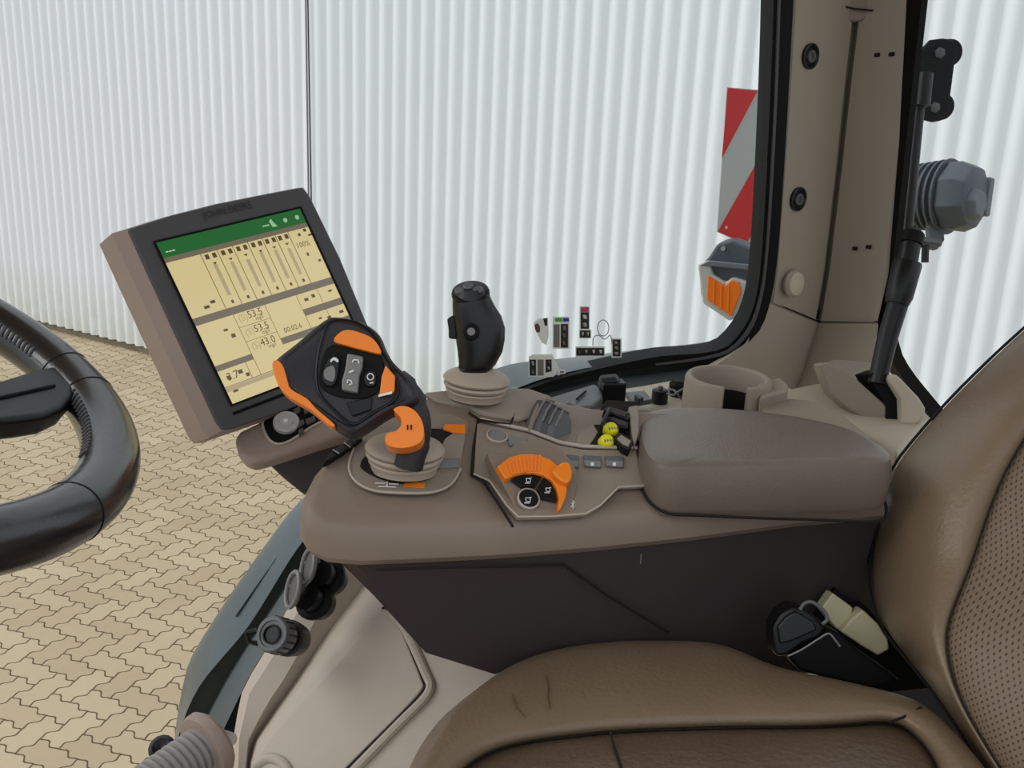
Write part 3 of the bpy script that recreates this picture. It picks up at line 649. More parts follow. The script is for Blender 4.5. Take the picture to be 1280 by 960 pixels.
obj('orange_label', tplate([(506, 601), (532, 604), (530, 610), (504, 608)], .0006, .0032), ORANGE, lp)
obj('orange_label', tplate([(556, 530), (582, 530), (581, 541), (566, 540), (554, 536)], .002, .0055), ORANGE, lp, bevel=.0006)
obj('gate_button', tplate([(551, 574), (575, 573), (573, 583), (548, 584)], .003, .005), GREYB, lp, bevel=.001)
q = TOP.up(.0033); m = MB()
for a, b in (((469, 604), (482, 604)), ((486, 605), (498, 605)), ((484, 602), (484, 609)), ((473, 608), (495, 609))): m.tube([q.at(*a), q.at(*b)], .0005, 5)
obj('scale_marks', m, WHITE, lp)
bt = obj('corner_button', tplate([(404, 579), (412, 566), (437, 548), (454, 545), (440, 557), (425, 567)], .006, .007), BLACK, con, bevel=.001)
for k in range(2): obj('button_divider', MB().tube([TOP.up(.0078).at(416+14*k, 562-9*k), TOP.up(.0078).at(424+14*k, 567-8*k)], .0006, 5), GREYB, bt)
obj('scuff', MB().box(SIDE.up(-.0012).at(801, 699), D, Z, NN, .0008, .009, .0006), GREYB, con)

# ================================================================== DRIVE LEVER WITH ORANGE TRIM
def boot(name, o, ax, sc, parent, xs=1.0):
    pr = [(.029, -.004), (.0295, .001), (.031, .003), (.0305, .005), (.0285, .0056), (.032, .0065), (.0335, .009), (.0325, .0112), (.0295, .0118), (.033, .0128), (.0345, .015), (.0325, .018), (.028, .0205), (.020, .024), (.014, .026)]
    return obj(name, MB().lathe(o, ax, [(r*sc, h*sc) for r, h in pr], 40, xs, D), BOOT, parent)
jo = TOP.at(505, 590)
dl_ = thing('drive_lever', jo, 'large black drive lever with orange trim in front of the monitor', 'control lever')
bax = (Z+D*.05).normalized(); boot('boot', TOP.at(505, 585)+Z*.003, bax, .95, dl_)
HN = (-FW+UP*.30+RT*.05).normalized(); HPL = Plane(pt(440, 470, .83), HN)
hd = [(409, 396), (420, 394), (441, 397), (459, 404), (474, 416), (482, 434), (492, 451), (506, 465), (519, 480), (524, 497), (512, 507), (489, 514), (470, 526), (447, 541), (436, 542), (414, 529), (386, 509), (360, 493), (348, 480), (342, 465), (341, 453), (347, 445), (370, 427), (392, 408)]
hs = [HPL.at(p.x, p.y) for p in smoothpts([(x, y, 0) for x, y in hd], 3)]; hc = sum(hs, V())/len(hs)
def hr(k, o): return [hc+(p-hc)*k+HN*o for p in hs]
head = obj('lever_head', MB().loft([hr(.80, -.034), hr(.93, -.030), hr(1.0, -.020), hr(1.01, -.010), hr(.985, -.003), hr(.95, 0), hr(.90, .001), hr(.86, -.0005)]), BLACKM, dl_, label='black grip head')
obj('neck', MB().tube(smoothpts([HPL.at(490, 474)-HN*.016, HPL.at(505, 486)-HN*.017, HPL.at(516, 502)-HN*.019, HPL.at(521, 520)-HN*.022, HPL.at(519, 540)-HN*.027, HPL.at(512, 558)-HN*.03, HPL.at(508, 572)-HN*.034], 5, False), [.0145]*5+[.0125]*5+[.0105]*11+[.0115]*10, 20), BLACKM, dl_)
def hplate(px, th, out, sm_=3):
    if sm_: px = [(p.x, p.y) for p in smoothpts([(x, y, 0) for x, y in px], sm_)]
    return plate(HPL, px, th, out)
obj('orange_side_trim', hplate([(340, 455), (344, 450), (350, 452), (355, 460), (359, 474), (364, 486), (384, 498), (396, 511), (418, 530), (412, 532), (388, 512), (362, 497), (350, 485), (343, 469)], .012, .0015), ORANGE, dl_, bevel=.002)
ridge = obj('face_ridge', MB().tube([HPL.up(.001).at(p.x, p.y) for p in smoothpts([(412, 403, 0), (440, 401, 0), (462, 413, 0), (475, 432, 0), (494, 470, 0), (495, 497, 0), (466, 516, 0), (441, 530, 0), (415, 510, 0), (398, 488, 0), (396, 455, 0), (402, 425, 0)], 4)], .0011, 6, closed=True), BLACK, head)
obj('button_frame', hplate([(410, 434), (420, 431), (450, 438), (477, 445), (479, 470), (474, 486), (466, 494), (450, 498), (424, 496), (406, 488), (400, 480), (400, 462), (405, 442)], .003, .0012), RUBBER, head, bevel=.0008)
tb = obj('top_button', hplate([(417, 426), (425, 415), (436, 412), (452, 416), (466, 423), (475, 435), (475, 442), (456, 438), (434, 432)], .005, .0045), ORANGE, dl_, bevel=.0015)
obj('side_button', hplate([(482, 456), (494, 470), (493, 489), (490, 491), (474, 494), (477, 470)], .005, .004, 0), ORANGE, dl_, bevel=.001)
obj('button_tick', hplate([(473, 493.5), (490, 489), (490, 492), (473, 496)], .001, .0045, 0), WHITEP, dl_)
r1 = obj('rocker_button', hplate([(413, 446), (420, 444), (424, 449), (422, 470), (416, 482), (406, 480), (403, 470), (407, 456)], .005, .0045), BLACK, dl_, bevel=.001)
obj('chrome_arc', hplate([(413, 450), (418, 446.5), (423, 450), (422, 453), (417, 450), (414, 453)], .001, .0052), SILVER, r1)
obj('silver_figure', hplate([(406, 462), (415, 457), (419, 463), (417, 476), (409, 475), (405, 470)], .001, .0052), GREYB, r1)
r2 = obj('rocker_button', hplate([(434, 441), (454, 445), (453, 458), (449, 470), (447, 491), (427, 487), (427, 476), (431, 462)], .006, .006, 0), GREYB, dl_, bevel=.0015, label='grey centre rocker')
sy = HPL.up(.0068)
obj('icon', MB().tube([sy.at(440, 453), sy.at(442, 450), sy.at(447, 450), sy.at(449, 454)], .0007, 6), WHITE, r2)
obj('icon', MB().tube([sy.at(434, 479), sy.at(435, 475), sy.at(439, 476), sy.at(440, 480), sy.at(436, 481)], .0007, 6), WHITE, r2)
obj('icon', MB().tube([sy.at(436, 466), sy.at(442, 463)], .0009, 6), WHITE, r2)
r3 = obj('small_button', hplate([(457, 466), (463, 463), (469, 465), (470, 474), (468, 482), (458, 482), (455, 474)], .004, .004), BLACK, dl_, bevel=.001)
obj('icon', MB().tube([HPL.up(.0045).at(463+4*math.cos(a), 471+4*math.sin(a)) for a in [k*PI/5 for k in range(10)]], .0005, 5, closed=True), WHITE, r3)
obj('icon', MB().tube([HPL.up(.0045).at(462, 479), HPL.up(.0045).at(467, 478)], .0006, 5), WHITE, r3)
obj('lower_facet', hplate([(433, 503), (465, 496), (464, 512), (440, 520)], .002, .0016, 0), BLACK, head, bevel=.0008)
# orange thumb wheel at the foot of the neck
orw = obj('orange_thumb_knob', plate(HPL, [(p.x, p.y) for p in smoothpts([(492, 511, 0), (504, 507, 0), (517, 512, 0), (526, 523, 0), (530, 538, 0), (527, 551, 0), (515, 558, 0), (500, 560, 0), (486, 557, 0), (481, 550, 0), (484, 542, 0), (494, 539, 0), (501, 532, 0), (501, 523, 0), (496, 517, 0)], 4)], .020, .004), ORANGE, dl_, bevel=.005, seg=4)
m = MB()
for dx in (-2.5, 2): m.tube([HPL.up(.0044).at(512+dx, 531), HPL.up(.0044).at(512+dx, 537)], .0006, 5)
obj('embossed_mark', m, GROOVE, orw)

# ================================================================== BLACK JOYSTICK
bo = TOP.at(594, 500)+Z*.004
bj = thing('joystick', bo, 'upright black joystick grip with four top buttons on a taupe boot', 'joystick')
boot('boot', bo+Z*.003, (Z+D*.06).normalized(), .88, bj)
JD = (bo-CAM).dot(FW)-.005
def jp(x, y, o=0): return pt(x, y, JD)-FW*o
secs = [(469, 572, 597, .009), (464, 572, 612, .012), (455, 573.5, 620, .014), (440, 572, 628, .016), (425, 570, 631, .017), (410, 568, 631.5, .0175), (395, 566, 627, .0175), (383, 565.5, 619, .017), (373, 565.5, 614, .016), (365, 567, 611, .015), (360, 574, 604, .009)]
rings = []
for y, x0, x1, dd in secs:
    c = jp((x0+x1)/2, y); hw = (jp(x1, y)-jp(x0, y)).length/2
    rings.append([c+RT*math.cos(q)*hw*(1 if True else 1)+(-FW*math.sin(q)*dd) for q in [2*PI*i/32 for i in range(32)]])
gr = obj('grip', MB().loft(rings), STICKB, bj)
tc_ = jp(588.5, 367, .004); tn = (UP*.72-FW*.68-RT*.06).normalized()
obj('top_pad', MB().lathe(tc_, tn, [(.0150, -.004), (.0158, .0), (.0150, .0025), (.013, .003)], 28, 1.1, RT), STICKB, bj)
for x, y in ((586, 361.5), (575.5, 367), (599, 366), (588, 372)):
    obj('top_button', MB().lathe(jp(x, y, .008)+tn*.0005, tn, [(.0046, -.003), (.0046, .0028), (.0038, .0036)], 20), GREYD, bj)
obj('trigger', MB().prism([jp(*p, .004) for p in [(559, 399), (566, 394), (571, 398), (571, 424), (561, 423), (561, 412)]], FW*.010), BLACK, bj, bevel=.0015)
sb = obj('side_button', MB().lathe(jp(590, 416, .0165), -FW+UP*.1, [(.0075, -.004), (.0075, .002), (.006, .0028)], 24), RUBBER, bj)
obj('button_cap', MB().lathe(jp(590, 416, .019), -FW+UP*.1, [(.0035, 0), (.0035, .0012), (.002, .0016)], 16), GREYB, sb)
obj('base_lip', MB().lathe(jp(592, 466, 0), UP, [(.012, -.006), (.0165, -.003), (.016, .0), (.013, .003)], 28, 1.15, RT), STICKB, bj)

# ================================================================== MONITOR
def quad_plane(q, d):                    # plane of a rectangle seen as four pixel corners (TL TR BR BL), its centre at depth d
    r = [ray(*p) for p in q]
    h = r[0].cross(r[1]).cross(r[3].cross(r[2])).normalized(); v = r[0].cross(r[3]).cross(r[1].cross(r[2])).normalized()
    n = h.cross(v).normalized(); cx = sum(p[0] for p in q)/4; cy = sum(p[1] for p in q)/4
    if n.dot(ray(cx, cy)) > 0: n = -n
    print('QUAD', 'h.v', round(h.dot(v), 3), 'n', [round(x, 2) for x in n])
    return Plane(pt(cx, cy, d), n)
SQ = [(192.6, 305), (373, 262), (456, 442), (288, 506)]
MP = quad_plane(SQ, .97)
s4 = [MP.at(*p) for p in SQ]; print('screen', (s4[1]-s4[0]).length, (s4[3]-s4[0]).length, (s4[2]-s4[3]).length, (s4[2]-s4[1]).length)
mon = thing('monitor', pt(300, 556, .99), 'large framed touchscreen monitor showing a cream and green display', 'monitor')
bez = [(161, 286), (215, 269), (270, 255), (330, 243), (372, 235), (379, 234.5), (387, 245), (425, 323), (457, 401), (486, 462), (484, 474), (415, 494), (345, 517), (290, 536), (279, 537), (272, 528), (215, 405)]
bz = obj('bezel', plate(MP, bez, .006, .002), CHAR, mon, bevel=.0015)
q0 = MP.pts(bez); off = -MP.n
qc = sum(q0, V())/len(q0)
MXH = (MP.at(379, 234)-MP.at(161, 286)).normalized()
def mring(k, o, sh=0): return [qc+(p-qc)*k-MP.n*o-MXH*sh for p in q0]
obj('housing', MB().loft([mring(.99, .001), mring(1.002, .0005), mring(1.022, .011, .0075), mring(1.012, .036, .0095), mring(.94, .05, .005), mring(.6, .058)]), HOUS, mon)
# screen: recess frame, glowing pane and what it shows
MX = (s4[1]-s4[0]+s4[2]-s4[3]).normalized(); MY = MP.n.cross(MX).normalized()
def su(u, v, o=.0):
    a = s4[0].lerp(s4[1], u); b = s4[3].lerp(s4[2], u); return a.lerp(b, v)+MP.n*(o+.0024)
def srect(m, u0, v0, u1, v1, o): m.add([su(u0, v0, o), su(u1, v0, o), su(u1, v1, o), su(u0, v1, o)], [(0, 1, 2, 3)]); return m
def emat(name, rgb, es): return mat(name, tuple(int(c*.25) for c in rgb), .12, .5, emit=rgb, es=es)
SCRN = emat('screen_cream', (222, 204, 150), .80); SCG = emat('screen_green', (38, 104, 52), .8); SCD = emat('screen_dark_bar', (118, 108, 92), .8)
SCL = emat('screen_line', (128, 110, 78), .75); SCGR = emat('screen_grey', (182, 166, 128), .8); SCT = emat('screen_text', (96, 80, 56), .7); SCW = emat('screen_white', (230, 232, 215), .8)
scr = obj('screen', srect(MB(), 0, 0, 1, 1, 0), SCRN, mon, smooth=False)
obj('screen_edge', MB().tube([su(-.006, -.006, .001), su(1.006, -.006, .001), su(1.006, 1.006, .001), su(-.006, 1.006, .001)], .0013, 6, closed=True), RUBBER, mon)
obj('header_bar', srect(MB(), 0, 0, 1, .095, .0003), SCG, scr, smooth=False)
m = MB(); srect(m, 0, .095, 1, .125, .0003)
for a in ((0, .47, 1, .515), (.70, .612, 1, .655), (.0, .765, .25, .80), (.47, .735, 1, .775)): srect(m, *a, .0003)
obj('title_bars', m, SCD, scr, smooth=False)
m = MB(); xs = [.225, .335, .44, .545, .65, .745, .84]
def vl(u, v0, v1, w=.0035): srect(m, u-w/2, v0, u+w/2, v1, .0005)
def hl(v, u0, u1, w=.004): srect(m, u0, v-w/2, u1, v+w/2, .0005)
for x in xs: vl(x, .125, .47, .005)
vl(.25, .515, .90); vl(.47, .515, .735); vl(.70, .515, .735); vl(.86, .515, .735); hl(.60, .25, .47, .003); hl(.69, .25, .47, .003); hl(.90, 0, 1); vl(.19, .80, .9)
obj('grid_lines', m, SCL, scr, smooth=False)
m = MB()
for i in range(6):
    u = (xs[i]+xs[i+1])/2; obj('level_bar', srect(MB(), u-.008, .20+.012*(i % 3), u+.016, .40, .0006), SCGR, scr, smooth=False)
obj('status_bar', srect(MB(), 0, .905, .6, .93, .0006), SCGR, scr, smooth=False)
m = MB()
for i in range(6):
    for dx in (-.036, .012): obj('symbol', srect(MB(), (xs[i]+xs[i+1])/2+dx, .135, (xs[i]+xs[i+1])/2+dx+.026, .165, .0007), SCT, scr, smooth=False)
    u = (xs[i]+xs[i+1])/2+.004; m = MB()
    m.add([su(u-.012, .19, .0007), su(u+.016, .19, .0007), su(u+.002, .205, .0007)], [(0, 1, 2)])
    obj('level_pointer', m, SCT, scr, smooth=False); obj('symbol', srect(MB(), u-.008, .43, u+.008, .45, .0007), SCT, scr, smooth=False)
rr = random.Random(3)
for (u, v) in ((.90, .15), (.95, .13), (.97, .17), (.90, .28), (.96, .34), (.10, .42), (.15, .40), (.15, .58), (.18, .62), (.80, .54), (.93, .545), (.74, .55), (.78, .69), (.94, .69), (.84, .70), (.12, .83), (.16, .86), (.04, .84), (.04, .93)):
    obj('symbol', srect(MB(), u, v, u+.015+.02*rr.random(), v+.012+.012*rr.random(), .0007), SCT, scr, smooth=False)
def stext(t, u, v, size, mt, nm='screen_text'):
    obj(nm, text_mb(t, su(u, v, .0), MX, MY, size, .0008), mt, scr, smooth=False)
stext('53.5', .385, .545, .0095, SCT); stext('mg/l', .40, .577, .005, SCT); stext('53.5', .385, .635, .0095, SCT); stext('mg/l', .40, .667, .005, SCT)
stext('43.0', .385, .725, .0095, SCT); stext('mg/l', .40, .757, .005, SCT); stext('(S)', .30, .55, .009, SCGR); stext('(S)', .30, .64, .009, SCGR); stext('(S)', .30, .73, .009, SCGR)
stext('00:02.6', .58, .70, .007, SCT); stext('100%', .905, .225, .0075, SCT); stext('---', .06, .06, .010, SCW); stext('3.7', .08, .85, .010, SCT)
m = MB(); 
m.tube([su(.69, .055, .001), su(.735, .055, .001)], .0007, 5)
m.add([su(.745, .035, .001), su(.765, .02, .001), su(.775, .05, .001), su(.79, .075, .001), su(.755, .075, .001)], [(0, 1, 2, 3, 4)])
for u in (.86, .95): m.lathe(su(u, .05, 0), MP.n, [(.0022, .0006), (.0022, .001)], 12)
obj('header_icons', m, emat('screen_pale_green', (150, 200, 150), .8), scr)
o_ = MP.up(.003).at(285, 263)
obj('maker_lettering', text_mb('JOHN DEERE', o_, (MP.at(340, 254)-MP.at(236, 279)).normalized(), MP.n.cross((MP.at(340, 254)-MP.at(236, 279)).normalized()), .0092, .0006), mat('embossed_dark', (40, 38, 40), .5), bz, smooth=False)
obj('bezel_slot', MB().tube([MP.up(.0028).at(292, 517), MP.up(.0028).at(352, 494), MP.up(.0028).at(430, 467)], .0014, 6), RUBBER, bz)

# control pod and arm below the monitor
pod = thing('knob_pod', pt(370, 590, .98), 'rounded taupe switch pod with a silver dial under the monitor', 'control pod')
PN = (-FW*.75+UP*.62+RT*.05).normalized(); PP = Plane(pt(362, 530, .955), PN)
pc = [(292, 545), (300, 537), (319, 528), (360, 508), (410, 486), (450, 470), (480, 470), (480, 512), (440, 541), (400, 553), (360, 566), (331, 575), (318, 578), (306, 575), (297, 563)]
obj('pod_body', plate(PP, pc, .016), HOUS, pod, bevel=.006, seg=3)
rc = [(p.x, p.y) for p in smoothpts([(330, 524, 0), (350, 514, 0), (400, 491, 0), (440, 478, 0), (455, 490, 0), (430, 512, 0), (390, 533, 0), (366, 549, 0), (350, 555, 0), (338, 551, 0), (330, 538, 0)], 3)]
obj('pod_fascia', plate(PP, rc, .002, .0012), RUBBER, pod, bevel=.0006)
obj('fascia_rim', MB().tube([PP.up(.001).at(*p) for p in rc], .0012, 6, closed=True), RIM, pod)
kb = obj('dial_knob', MB().lathe(PP.at(358, 531), (PN+RT*.1).normalized(), [(.0115, 0), (.0115, .005), (.0105, .006), (.009, .0058), (.0085, .005), (.006, .005), (.0055, .006), (.003, .0062)], 32), mat('silver_dial', (176, 174, 172), .35, .5), pod)
obj('knob_mark', MB().lathe(PP.at(358, 531)+PN*.006, PN, [(.002, 0), (.002, .0006)], 12), WHITE, kb)
for x, y, a in ((371, 513, 10), (385, 512, 12), (398, 506, 10), (376, 529, 10), (388, 525, 14), (402, 519, 13), (418, 512, 12), (376, 539, 8)):
    obj('pod_button', plate(PP, [(x-a/2, y-1), (x+a/2-2, y-6), (x+a/2, y), (x-a/2+2, y+5)], .003, .0045), CHAR, pod, bevel=.0008)
obj('button_print', MB().tube([PP.up(.005).at(386, 510), PP.up(.005).at(392, 508)], .0006, 5), WHITE, pod)
arm = thing('support_bracket', pt(390, 620, 1.0), 'dark support bracket between the switch pod and the console nose', 'bracket')
obj('arm_beam', MB().prism([pt(x, y, .985) for x, y in [(331, 577), (360, 566), (400, 552), (440, 538), (470, 540), (470, 580), (420, 625), (378, 618), (352, 597)]], FW*.03), DARK, arm, bevel=.004)

# ================================================================== STEERING WHEEL
az, el = .16838808, 1.13462033
wn_ = V((math.cos(el)*math.cos(az), math.cos(el)*math.sin(az), math.sin(el))); e1 = wn_.cross(Z).normalized(); e2 = wn_.cross(e1)
WC = pt(-307, 434, .585); RW = .195
sw = thing('steering_wheel', WC, 'black leather steering wheel rim with one spoke at the left edge', 'steering wheel')
def wp(a, r=RW, o=0): return WC+(e1*math.cos(a)+e2*math.sin(a))*r+wn_*o
nR = 120; m = MB(); rings = []
def inner(a): return -(e1*math.cos(a)+e2*math.sin(a))
for k in range(nR):
    a = 2*PI*k/nR; u = inner(a)
    rings.append([wp(a)+(u*math.cos(q)*(1.12 if math.cos(q) > 0 else 1)+wn_*math.sin(q))*.0170 for q in [2*PI*i/28 for i in range(28)]])
vs = [p for g in rings for p in g]; fs = []
for k in range(nR):
    for i in range(28): fs.append((k*28+i, k*28+(i+1) % 28, ((k+1) % nR)*28+(i+1) % 28, ((k+1) % nR)*28+i))
rim = obj('rim', MB().add(vs, fs), WHEEL, sw)
def ang(x, y):
    p = hit(x, y, WC, wn_)-WC; return math.atan2(p.dot(e2), p.dot(e1))
for x, y, w_ in ((88, 468, 0), (150, 505, 0), (100, 645, 0)):
    a = ang(x, y)
    obj('grip_seam', MB().tube([wp(a)+(inner(a)*math.cos(q)*(1.12 if math.cos(q) > 0 else 1)+wn_*math.sin(q))*.0168 for q in [2*PI*i/32 for i in range(32)]], .0007, 5, closed=True), RUBBER, rim)
def stitches(x0, y0, x1, y1, n):
    m = MB(); a0, a1 = ang(x0, y0), ang(x1, y1)
    if a1-a0 > PI: a1 -= 2*PI
    if a0-a1 > PI: a1 += 2*PI
    for k in range(n):
        a = a0+(a1-a0)*k/(n-1); t = (wp(a+.01)-wp(a)).normalized()
        for q0_, q1_ in ((.15, .55),):
            m.tube([wp(a)+(inner(a)*math.cos(q)*1.12+wn_*math.sin(q))*.0174+t*.0012*(q-.35)*3 for q in (q0_, (q0_+q1_)/2, q1_)], .0009, 5)
    return m
obj('stitching', stitches(80, 500, 95, 575, 18), CHAR, rim); obj('stitching', stitches(-20, 400, 55, 450, 14), CHAR, rim)
spk = [(-190, 500), (-100, 482), (0, 474), (38, 462), (70, 455), (92, 462), (98, 478), (92, 494), (80, 508), (58, 518), (30, 522), (0, 525), (-100, 542), (-190, 552)]
WP = Plane(WC, wn_)
sk = obj('spoke', plate(WP, spk, .016, .008), BLACK, sw, bevel=.004, seg=3)
obj('spoke_line', MB().tube([WP.up(.0086).at(*p) for p in [(-150, 520), (0, 497), (68, 482)]], .0012, 6), RUBBER, sk)
obj('hub', MB().lathe(WC-wn_*.02, wn_, [(.06, -.02), (.075, 0), (.07, .02), (.04, .028)], 40), BLACK, sw)
obj('steering_column', MB().tube([WC-wn_*.03, WC-wn_*.10, WC-wn_*.28-V((.22, 0, .0))], [.04, .045, .06], 24), BLACK, sw)

# ================================================================== LOWER SIDE PANEL
QN = V((-.30, -.62, .72)).normalized(); QP = Plane(pt(440, 860, 1.02), QN)
lpn = thing('footwell_cover', QP.at(430, 960), 'pale beige moulded side panel with a closed lid below the console', 'panel')
def row(px, off): return [QP.up(off).at(p[0], p[1]) for p in resample([(x, y, 0) for x, y in px], 14)]
rows = [row([(424, 705), (361, 758), (333, 812), (304, 858), (292, 915), (288, 1040)], -.05),
        row([(424, 700), (363, 766), (335, 820), (306, 863), (294, 920), (290, 1040)], -.002),
        row([(432, 704), (368, 770), (341, 822), (312, 866), (299, 922), (295, 1040)], .003),
        row([(446, 706), (394, 775), (362, 838), (331, 884), (309, 928), (302, 1040)], -.002),
        row([(470, 712), (410, 790), (372, 848), (338, 895), (312, 935), (305, 1040)], -.020),
        row([(490, 726), (414, 806), (378, 852), (344, 898), (316, 936), (309, 1040)], -.002),
        row([(505, 735), (420, 815), (384, 858), (350, 900), (322, 940), (315, 1040)], .000),
        row([(540, 750), (585, 800), (640, 850), (620, 890), (560, 960), (500, 1040)], .000),
        row([(546, 752), (595, 800), (650, 850), (630, 892), (570, 962), (510, 1042)], -.06)]
obj('panel_body', MB().loft(rows, closed=False), LOWER, lpn, label='moulded panel body')
lid = [(p.x, p.y) for p in smoothpts([(474, 763, 0), (484, 763, 0), (499, 782, 0), (515, 820, 0), (527, 850, 0), (527, 862, 0), (500, 892, 0), (460, 932, 0), (430, 962, 0), (380, 1010, 0), (330, 1005, 0), (322, 962, 0), (323, 944, 0), (352, 906, 0), (406, 846, 0), (449, 796, 0)], 3)]
obj('lid_groove', MB().tube([QP.up(.0022).at(p.x, p.y) for p in smoothpts([(478, 761, 0), (488, 763, 0), (502, 783, 0), (518, 820, 0), (530, 850, 0), (530, 864, 0), (502, 894, 0), (462, 934, 0), (432, 964, 0)], 4, False)], .0022, 6), GROOVE, lpn)
obj('panel_lid', plate(QP, lid, .005, .0045), LOWER, lpn, bevel=.002)
obj('lid_border', MB().tube([QP.up(.002).at(p.x, p.y) for p in smoothpts([(488, 762, 0), (508, 790, 0), (532, 842, 0), (538, 858, 0), (530, 874, 0), (500, 904, 0), (460, 945, 0), (430, 976, 0)], 4, False)], .0045, 8), LOWER, lpn)
obj('moulded_hook', MB().tube([QP.up(.004).at(p.x, p.y) for p in smoothpts([(318, 958, 0), (335, 948, 0), (352, 952, 0), (362, 966, 0), (364, 990, 0)], 4, False)], .005, 10), LOWER, lpn)
# sockets and cap
def sock(cx, cy, dep, lx, ly, label, openlid, knob=False):
    t = thing('capped_socket', pt(cx, cy+14, dep), label, 'socket', None)
    ax = (pt(lx, ly, dep-.028)-pt(cx, cy, dep)).normalized()
    o = pt(cx, cy, dep)
    obj('socket_body', MB().lathe(o, ax, [(.015, -.02), (.017, -.006), (.017, -.001), (.0135, 0), (.0135, .012)], 24), BLACK, t)
    if knob:
        obj('ribbed_cap', MB().lathe(o, ax, [(.0155, .008), (.0165, .010), (.0165, .026), (.015, .028), (.0125, .028), (.012, .0265)], 24), GREYD, t)
        mm = MB()
        for k in range(16):
            q = 2*PI*k/16; u = ax.orthogonal().normalized(); w_ = ax.cross(u); d_ = u*math.cos(q)+w_*math.sin(q)
            mm.tube([o+d_*.0165+ax*.011, o+d_*.0165+ax*.025], .0009, 5)
        obj('cap_ribs', mm, BLACK, t)
        obj('cap_ring', MB().lathe(o, ax, [(.009, .0268), (.009, .0285), (.0075, .029), (.007, .027)], 24), BLACK, t)
        obj('pull_tab', MB().tube([o+ax*.02-RT*.018+UP*.004, o+ax*.022-RT*.026+UP*.002, o+ax*.02-RT*.024-UP*.006, o+ax*.02-RT*.016-UP*.008], .0025, 8), BLACK, t)
    else:
        c = pt(lx, ly, dep-.02); n_ = (-FW*.55-RT*.75+UP*.2).normalized(); u = (UP+RT*.12).normalized(); u = (u-n_*u.dot(n_)).normalized(); w_ = n_.cross(u)
        loop = [c+u*math.cos(q)*.0165+w_*math.sin(q)*.012 for q in [2*PI*k/20 for k in range(20)]]
        obj('open_lid', MB().prism(loop, -n_*.003), GREYD, t, bevel=.001)
        obj('lid_rim', MB().tube([p+n_*.001 for p in loop], .0022, 8, closed=True), GREYB, t)
        obj('lid_hinge', MB().tube([c+w_*.010, o+ax*.010+UP*.012], .003, 8), GREYB, t)
        obj('socket_ring', MB().lathe(o, ax, [(.0165, -.008), (.019, -.006), (.019, -.002), (.016, 0)], 24), RUBBER, t)
sock(406, 719, 1.03, 386, 708, 'highest of the three black sockets on the beige panel, its lid open', True)
sock(390, 749, 1.02, 367, 737, 'middle of the three black sockets on the beige panel, its lid open', True)
sock(358, 797, 1.00, 337, 792, 'lowest black socket on the beige panel, closed by a ribbed round cap', False, True)
# bellows at the bottom edge
bl = thing('corrugated_bellows', pt(250, 985, .90), 'grey corrugated rubber bellows with a taupe collar at the bottom edge', 'bellows')
b0, b1 = pt(150, 1010, .84), pt(256, 934, .90); bx = (b1-b0).normalized(); Lb = (b1-b0).length
pr = []; nb = 13
for k in range(nb):
    h = Lb*k/nb; pr += [(.0165, h), (.020, h+Lb/nb*.25), (.020, h+Lb/nb*.6), (.0165, h+Lb/nb*.85)]
obj('ribbed_sleeve', MB().lathe(b0, bx, pr, 28), BELLOW, bl)
obj('collar', MB().lathe(b1, bx, [(.020, -.004), (.028, -.003), (.0295, .001), (.0295, .006), (.026, .010), (.012, .011)], 32), HOUS, bl)
obj('hose_clip', MB().lathe(pt(203, 936, .95), (UP*.6-FW*.8).normalized(), [(.010, -.012), (.012, -.004), (.012, .002), (.008, .005), (.004, .003)], 16), BLACK, bl)
tag(obj('bright_bolt', MB().lathe(pt(276, 920, .93), (UP*.4-FW*.8-RT*.2).normalized(), [(.006, -.02), (.006, 0), (.0045, .004)], 10), SILVER), 'small bright bolt head right of the bellows collar', 'bolt')

# ================================================================== SEAT
seat = thing('driver_seat', zpl(900, 980, -.62), 'brown leather driver seat with side bolsters and a perforated back panel', 'seat')
NS = 44
def cur(px): return resample(smoothpts([(x, y, 0) for x, y in px], 6, False), NS)
CO_ = cur([(470, 1080), (500, 1000), (520, 943), (550, 895), (585, 864), (639, 825), (698, 804), (769, 795), (830, 794), (894, 797), (936, 812), (971, 828), (1050, 845), (1132, 866), (1173, 889), (1232, 955), (1262, 1010), (1290, 1090)])
CS_ = cur([(520, 1090), (540, 1010), (565, 975), (600, 946), (645, 930), (716, 920), (780, 914), (852, 911), (930, 909), (1000, 909), (1060, 906), (1105, 902), (1130, 908), (1150, 925), (1170, 952), (1185, 1000), (1195, 1050), (1205, 1100)])
def zr_(P, z, out=V((0, 0, 0))): return [zpl(p.x, p.y, z)+out for p in P]
def mix(A, B, t): return [a.lerp(b, t) for a, b in zip(A, B)]
o1 = zr_(CO_, -.487); ccn = zpl(880, 1150, -.49)
def outw(P, d): return [p+V(((p-ccn).x, (p-ccn).y, 0)).normalized()*d for p in P]
rows = [[p-Z*.14 for p in outw(o1, .0)], [p-Z*.045 for p in outw(o1, .012)], [p-Z*.016 for p in outw(o1, .009)], o1,
        zr_(mix(CO_, CS_, .25), -.4785), zr_(mix(CO_, CS_, .6), -.4775), zr_(mix(CO_, CS_, .88), -.484), zr_(mix(CO_, CS_, .97), -.490), zr_(CS_, -.497)]
bol = MB().loft(rows, closed=False)
obj('cushion_bolster', bol, LEATHER, seat, sub=1)
CI = cur([(600, 1250), (640, 1180), (680, 1120), (720, 1080), (760, 1060), (820, 1050), (880, 1045), (940, 1040), (1000, 1040), (1040, 1045), (1070, 1060), (1090, 1100), (1110, 1180), (1120, 1250)])
rows = [zr_(CS_, -.500), zr_(mix(CS_, CI, .05), -.4895), zr_(mix(CS_, CI, .25), -.487), zr_(mix(CS_, CI, .6), -.489), zr_(CI, -.493), [ccn+(p-ccn)*.4-Z*0 for p in zr_(CI, -.495)]]
